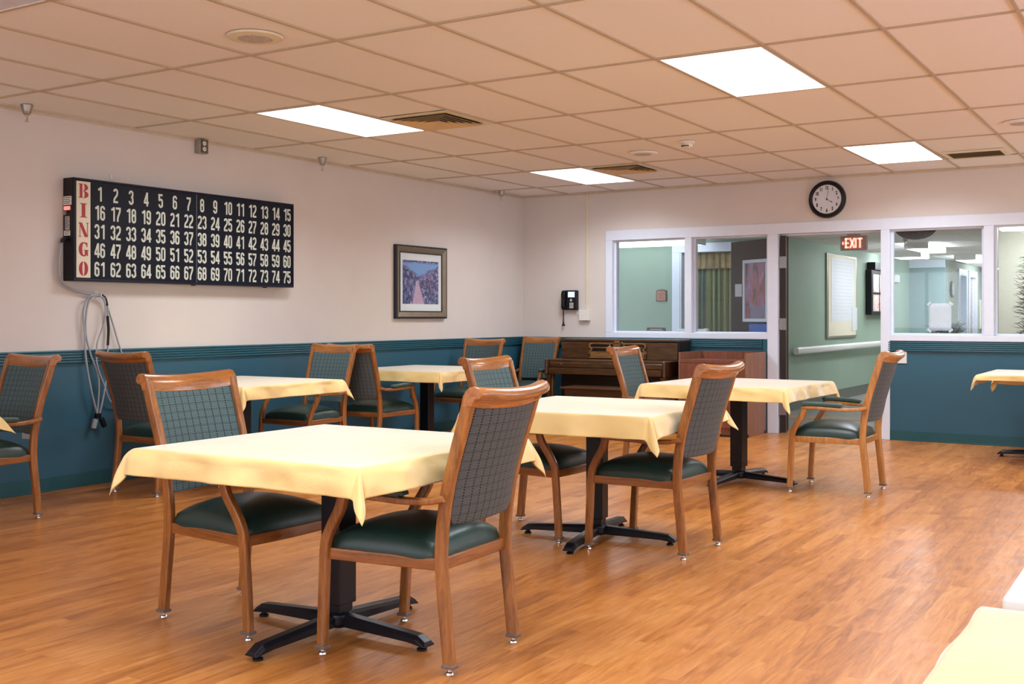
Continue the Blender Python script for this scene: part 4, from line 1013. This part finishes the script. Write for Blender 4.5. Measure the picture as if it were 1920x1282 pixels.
# ------------------------------------------------------------------ chair
def make_chair():
    t = thing('dining_armchair', 'x', 'chair', (0, 0, 0), 0, 'wooden armchairs at the tables')
    prof = rrect(.0195, .0145, .006)
    for s in (-1, 1):
        # rear leg and stile
        pts = [(-.265, s*.212, .032), (-.250, s*.212, .18), (-.234, s*.211, .33), (-.231, s*.211, .42), (-.240, s*.212, .52), (-.262, s*.214, .64), (-.300, s*.217, .77), (-.338, s*.220, .89), (-.352, s*.221, .945)]
        bm = BM(); sweep(bm, cr(pts, 3), rrect(.0215, .0145, .006), side=(0, 1, 0)); lg = link('leg', bm, 'chair_wood', t, smooth=35)
        glide(lg, -.265, s*.212)
        pts = [(.258, s*.248, .032), (.252, s*.249, .16), (.244, s*.252, .30), (.238, s*.254, .385), (.226, s*.256, .43), (.195, s*.260, .485), (.166, s*.264, .53), (.152, s*.267, .565), (.149, s*.268, .585)]
        bm = BM(); sweep(bm, cr(pts, 3), rrect(.019, .0145, .006), side=(0, 1, 0)); lg = link('leg', bm, 'chair_wood', t, smooth=35)
        glide(lg, .258, s*.248)
        pts = [(-.262, s*.236, .600), (-.20, s*.240, .586), (-.10, s*.248, .582), (.0, s*.256, .586), (.10, s*.264, .590), (.165, s*.268, .588)]
        bm = BM(); sweep(bm, cr(pts, 4), rrect(.0115, .0190, .006), side=(0, 1, 0)); ar = link('armrest', bm, 'chair_wood', t, smooth=35)
        pts = [(-.095, s*.248, .603), (-.085, s*.249, .608), (.0, s*.256, .613), (.10, s*.264, .615), (.150, s*.268, .613), (.166, s*.269, .605)]
        bm = BM(); sweep(bm, cr(pts, 4), rrect(.0145, .0245, .010, 4), side=(0, 1, 0), scales=None)
        link('arm_pad', bm, 'pad_vinyl', ar, smooth=50)
    # seat frame
    bm = BM()
    def outline(k, ins=0):
        # k in 0..1 around; returns xy
        pass
    pts = [(.236, -.240), (.246, -.12), (.250, 0), (.246, .12), (.236, .240)]
    sweep(bm, cr([(x, y, .368) for x, y in pts], 4), rrect(.010, .021, .004), side=(0, 0, 1))
    sweep(bm, [(-.226, -.205, .368), (-.226, .205, .368)], rrect(.010, .021, .004), side=(0, 0, 1))
    for s in (-1, 1): sweep(bm, [(-.226, s*.206, .368), (.236, s*.246, .368)], rrect(.010, .021, .004), side=(0, 0, 1))
    link('seat_frame', bm, 'apron_wood', t, smooth=35)
    bm = BM(); box(bm, -.21, .225, -.19, .19, .358, .372); link('seat_support', bm, 'black_plastic', t)
    # seat cushion
    bm = BM(); N = 24; rows = []
    def P(u, v, z):
        # u along depth -1..1, v across -1..1
        x = .012+.236*u; hw = .222+.024*(u+1)/2; y = v*hw
        r = 1.0
        return Vector((x, y, z))
    for i in range(N+1):
        u = -1+2*i/N; ring = []
        for k in range(N+1):
            v = -1+2*k/N
            e = max(0, 1-abs(u)**4)*max(0, 1-abs(v)**4)
            dome = (1-u*u*.6)*(1-v*v*.6)
            z = .388+.054*(e**.22)+.050*dome*(e**.45)
            rr = 1-.03*(abs(u)**6)*(abs(v)**6)*2
            ring.append(bm.verts.new(P(u*rr, v*rr, z)))
        rows.append(ring)
    for a, b in zip(rows, rows[1:]):
        for k in range(N): bm.faces.new((a[k], b[k], b[k+1], a[k+1]))
    # skirt down to the frame
    edge = [rows[0][k] for k in range(N+1)]+[rows[i][N] for i in range(1, N+1)]+[rows[N][k] for k in range(N-1, -1, -1)]+[rows[i][0] for i in range(N-1, 0, -1)]
    low = [bm.verts.new((v.co.x*.985, v.co.y*.985, .374)) for v in edge]
    for i in range(len(edge)): bm.faces.new((edge[i], edge[(i+1) % len(edge)], low[(i+1) % len(edge)], low[i]))
    bm.faces.new(low)
    link('seat', bm, 'vinyl', t, smooth=60)
    # back panel following the stile curve, bowed backwards
    def fst(z):
        tab = [(.42, -.231), (.52, -.240), (.64, -.262), (.77, -.300), (.89, -.338), (.96, -.356)]
        for (a, fa), (b, fb) in zip(tab, tab[1:]):
            if z <= b: return fa+(fb-fa)*(z-a)/(b-a)
        return tab[-1][1]
    bm = BM(); NU, NV = 14, 20; front = []; back = []
    for i in range(NV+1):
        q = i/NV; z = .503+(.938-.503)*q; f = []; b = []
        for k in range(NU+1):
            v = -1+2*k/NU; hw = .199+.006*q
            rnd = 1
            if q < .08: rnd = .90+.10*math.sin(PI/2*q/.08)
            y = v*hw*rnd; bow = -.030*(1-v*v)-.006
            thick = .013+.010*(1-abs(v)**4)*(1-abs(2*q-1)**6)
            dz = -.010*(1-v*v)*q
            f.append(bm.verts.new((fst(z)+bow+thick*.8, y, z+dz))); b.append(bm.verts.new((fst(z)+bow-thick, y, z+dz)))
        front.append(f); back.append(b)
    for G, fl in ((front, 0), (back, 1)):
        for a, b in zip(G, G[1:]):
            for k in range(NU): bm.faces.new((a[k], a[k+1], b[k+1], b[k])).material_index = fl
    for a, b in ((front[0], back[0]), (front[-1], back[-1])):
        for k in range(NU): bm.faces.new((a[k], a[k+1], b[k+1], b[k]))
    for k in (0, NU):
        for i in range(NV): bm.faces.new((front[i][k], front[i+1][k], back[i+1][k], back[i][k]))
    link('backrest', bm, ['fabric', 'fabric_rear'], t, smooth=50)
    # scrolled top rail
    hook = [(.020, -.040), (.018, -.010), (.010, .012), (-.006, .026), (-.026, .031), (-.046, .026), (-.058, .012), (-.058, -.004), (-.048, -.014), (-.034, -.014), (-.026, -.022), (-.020, -.040)]
    bm = BM(); rings = []
    for k in range(17):
        v = -1+2*k/16; y = v*.236; bow = -.032*(1-v*v); dz = -.013*(1-v*v)
        rings.append([bm.verts.new((-.350+a+bow, y, .950+z+dz)) for a, z in hook])
    m = len(hook)
    for r0, r1 in zip(rings, rings[1:]):
        for j in range(m): bm.faces.new((r0[j], r0[(j+1) % m], r1[(j+1) % m], r1[j]))
    bm.faces.new(rings[0]); bm.faces.new(list(reversed(rings[-1])))
    link('top_rail', bm, 'rail_wood', t, smooth=50, bev=.004)
    return t
def glide(leg, x, y):
    bm = BM(); box(bm, x-.0235, x+.0235, y-.019, y+.019, .024, .036); g = link('glide_collar', bm, 'glide_rubber', leg, bev=.002)
    bm = BM(); lathe(bm, [(.014, 0), (.016, .004), (.014, .010), (.008, .013), (.007, .026)], (x, y, 0), 14); link('glide', bm, 'chrome', leg, smooth=40)
chairs = [
 (4.372, -1.060, 181.6, 'armchair at the right of the front table, seen from behind, largest in view'),
 (3.518, -1.075, -1.5, 'armchair at the left of the front table, facing right, legs under the cloth'),
 (.640, -.440, -91, 'armchair cut by the left photo edge, blue lit back, facing the camera'),
 (.628, .982, 90.5, 'armchair with its dark back to the camera beside the coiled cable'),
 (.585, 2.440, -89, 'armchair facing the camera behind the second-row left table, under the bingo board'),
 (.645, 3.290, 91, 'armchair turned away right behind another, armrest beside the far table post'),
 (.408, 5.002, -89.3, 'armchair behind the far left table, facing the camera'),
 (.350, 6.30, -88, 'armchair alone in the far corner beside the piano'),
 (3.630, 1.060, 0, 'armchair left of the middle table, top rail just above the front chair'),
 (4.360, 1.003, 178, 'armchair at the right of the middle table, seen from behind'),
 (3.301, 3.540, 1, 'armchair in front of the piano, left of the table near the cabinet'),
 (4.654, 3.395, 180.4, 'pale wood armchair near the doorway, armrest pads in full view'),
]
proto = make_chair()
allch = []
for k, (x, y, a, lab) in enumerate(chairs):
    if k == 0: o = proto; o.location = (x, y, 0); o.rotation_euler = (0, 0, math.radians(a)); o['label'] = lab
    else: o = dup(proto, (x, y, 0), math.radians(a), lab)
    allch.append(o)
# the chair by the doorway is paler
def recolor(o):
    for q in C.objects:
        if q.parent == o:
            if q.type == 'MESH' and q.data.materials and q.data.materials[0] in (M['chair_wood'], M['rail_wood'], M['apron_wood']):
                q.material_slots[0].link = 'OBJECT'; q.material_slots[0].material = M['chair_wood_pale']
            recolor(q)
recolor(allch[11])
bm = BM(); box(bm, -.262, -.258, .06, .135, .470, .505); link('care_tag', bm, 'paper', allch[2])

# ------------------------------------------------------------------ tables and cloths
def make_table():
    t = thing('pedestal_table', 'x', 'table', (0, 0, 0), 0, 'square pedestal tables')
    bm = BM(); hb = .52; box(bm, -hb, hb, -hb, hb, .688, .718); link('tabletop', bm, 'walnut', t, bev=.006)
    ped = bpy.data.objects.new('pedestal', None)
    bm = BM(); box(bm, -.0475, .0475, -.0475, .0475, .115, .672); link('column', bm, 'black_metal', t, bev=.004)
    bm = BM(); box(bm, -.038, .038, -.038, .038, .05, .13); link('lower_column', bm, 'black_metal', t, bev=.004)
    bm = BM(); box(bm, -.2, .2, -.025, .025, .672, .688); box(bm, -.025, .025, -.2, .2, .671, .688); link('top_bracket', bm, 'black_metal', t)
    bm = BM(); lathe(bm, [(.060, .03), (.064, .045), (.062, .078), (.05, .086)], n=8); link('hub', bm, 'black_metal', t, bev=.006)
    for k in range(4):
        a = k*PI/2; ca, sa = math.cos(a), math.sin(a)
        prof = [(-.028, .030), (-.024, .018), (-.016, .0)]
        pts = [(.03, .080, .034, .030), (.20, .070, .031, .029), (.36, .060, .028, .029), (.405, .056, .024, .031), (.437, .036, .020, .031), (.444, .028, .019, .030)]
        bm = BM(); rings = []
        for d, zt, zb, hw in pts:
            ring = []
            for yy, zz in ((-hw, zb), (hw, zb), (hw, zt-.014), (hw*.62, zt), (-hw*.62, zt), (-hw, zt-.014)):
                if zt < .045 and zz == zt-.014: zz = max(zz, zb+.004)
                ring.append(bm.verts.new((d*ca-yy*sa, d*sa+yy*ca, zz)))
            rings.append(ring)
        for r0, r1 in zip(rings, rings[1:]):
            for j in range(6): bm.faces.new((r0[j], r0[(j+1) % 6], r1[(j+1) % 6], r1[j]))
        bm.faces.new(rings[0]); bm.faces.new(list(reversed(rings[-1])))
        ft = link('foot', bm, 'black_metal', t, bev=.003)
        bm = BM(); lathe(bm, [(.019, 0), (.019, .008), (.012, .012), (.012, .024)], (.41*ca, .41*sa, 0), 14); link('glide', bm, 'black_plastic', ft)
    return t
def cloth(x, y, rot, label, drop=.120, half=.525, flares=(.35, .35, .35, .35), side=.16, seed=0, ztop=.7265, shift=(0, 0)):
    rnd = random.Random(seed); bm = BM(); g = []; K = 22; Q = 44
    def axis(sh):
        lo, hi = drop-sh, drop+sh
        return [-half-lo+lo*i/K for i in range(K)]+[-half+2*half*i/Q for i in range(Q)]+[half+hi*i/K for i in range(K+1)]
    cu, cv = axis(shift[0]), axis(shift[1]); N = len(cu)-1
    ph = [rnd.uniform(0, 6) for _ in range(8)]
    sm = lambda q: q*q*(3-2*q)
    for i in range(N+1):
        row = []; u = cu[i]
        for k in range(N+1):
            v = cv[k]
            a = max(abs(u)-half, 0); b = max(abs(v)-half, 0); su = 1 if u >= 0 else -1; sv = 1 if v >= 0 else -1
            r = math.hypot(a, b); px, py = su*min(abs(u), half), sv*min(abs(v), half)
            cn = flares[{(1, -1): 0, (1, 1): 1, (-1, 1): 2, (-1, -1): 3}[(su, sv)]]; rr = .040
            if r > 0:
                if a > 0 and b > 0:
                    t_ = abs(math.degrees(math.atan2(b, a))-45)/45
                    fl = cn*(1-sm(min(1, t_/.7)))+cn*.45*sm(min(1, t_/.7))+cn*.25*sm(max(0, (t_-.7)/.3))
                    r *= 1+.24*(1-sm(t_))*min(1, r/.08)
                else:
                    m = (v if a > 0 else u); m1 = half-abs(m); m /= half; edge = 1-abs(m)**6
                    sidx = (0 if su > 0 else 1) if a > 0 else (2 if sv > 0 else 3)
                    near = sm(max(0, 1-m1/.17))
                    fl = side*(1-near)+cn*.70*near+edge*(.10*math.sin(m*5.2+ph[sidx])+.07*math.sin(m*11+ph[sidx+4]))
                fl = max(.02, min(.9, fl)); soft = math.sqrt(r*r+rr*rr)-rr
                down = soft*math.sqrt(1-fl*fl)+(r-soft)*.20; out = r*fl*.9+(r-soft)*.30
                w_ = min(1, r/.05)
                out += .016*noise.noise(Vector((u*6, v*6, seed+3.3)))*w_+.007*noise.noise(Vector((u*14, v*14, seed)))*w_
                d = Vector((su*a, sv*b)).normalized(); px += d.x*out; py += d.y*out; z = ztop-down
            else:
                z = ztop+.0008*noise.noise(Vector((u*6, v*6, seed)))
            row.append(bm.verts.new((px, py, z)))
        g.append(row)
    for a, b in zip(g, g[1:]):
        for k in range(N): bm.faces.new((a[k], b[k], b[k+1], a[k+1]))
    o = link('tablecloth', bm, 'cloth', smooth=80); o.location = (x, y, 0); o.rotation_euler = (0, 0, math.radians(rot))
    s = o.modifiers.new('thick', 'SOLIDIFY'); s.thickness = .0018; s.offset = 1
    return tag(o, label, 'tablecloth', 'yellow tablecloths')
tproto = make_table(); first = True
tables = [ # x, y, top rot, base rot, table label, cloth label, flares(nr, fr, fl, nl)
 (3.985, -1.070, .8, -2.5, 'square pedestal table in front, black cross base fully in view', 'yellow tablecloth on the large front table', (.40, .42, .45, .40)),
 (4.010, 1.020, 2, 8, 'square pedestal table in the middle, behind the front chair', 'yellow tablecloth on the middle table, pointed corner hanging before the chair arm', (.48, .48, .5, .4)),
 (3.935, 3.400, -1.5, -6, 'square pedestal table near the doorway and cabinet', 'yellow tablecloth on the table near the doorway', (.42, .35, .4, .40)),
 (.690, 1.640, 1, 0, 'square pedestal table beside the bingo wall, second from the left', 'yellow tablecloth on the left table below the bingo board', (.45, .45, .4, .4)),
 (.680, 3.980, 0, 0, 'square pedestal table farthest back along the left wall', 'yellow tablecloth on the far table below the framed print', (.4, .4, .4, .4)),
 (5.770, 5.980, 0, 0, 'square pedestal table at the right edge near the teal wall', 'yellow tablecloth at the right edge against the teal wall', (.4, .4, .4, .35)),
 (.760, -1.300, 0, 0, 'square pedestal table outside the left edge of the photo', 'yellow tablecloth corner poking in at the left photo edge', (.4, .62, .4, .4)),
 (7.018, -2.865, 0, 0, 'square pedestal table at the lower right, only its top showing', 'blurred yellow tablecloth filling the lower right corner', (.3, .3, .3, .3)),
]
for k, (x, y, rt, rb, tl, cl, fl) in enumerate(tables):
    if k == 0: o = tproto; o.location = (x, y, 0); o.rotation_euler = (0, 0, math.radians(rb)); o['label'] = tl
    else: o = dup(tproto, (x, y, 0), math.radians(rb), tl)
    for q in C.objects:
        if q.parent == o and q.name.startswith('tabletop'): q.rotation_euler = (0, 0, math.radians(rt-rb))
    cloth(x, y, rt, cl, flares=fl, seed=k, shift=(0, .05) if k == 5 else (.01, -.015) if k == 1 else (0, 0))
# white topped table behind the lower right one
t = thing('white_table', 'white-topped folding table at the right edge behind the lower right cloth', 'table', (7.28, -1.62, 0))
bm = BM(); box(bm, -.76, .76, -.70, .70, .712, .742); link('tabletop', bm, plain('white_laminate', (.78, .80, .86, 1), .3, var=.02), t, bev=.006)
for sx in (-1, 1):
    for sy in (-1, 1): bm = BM(); sweep(bm, [(sx*.68, sy*.60, .70), (sx*.68, sy*.60, 0)], circ(.016, 12)); link('leg', bm, 'brushed', t, smooth=50)
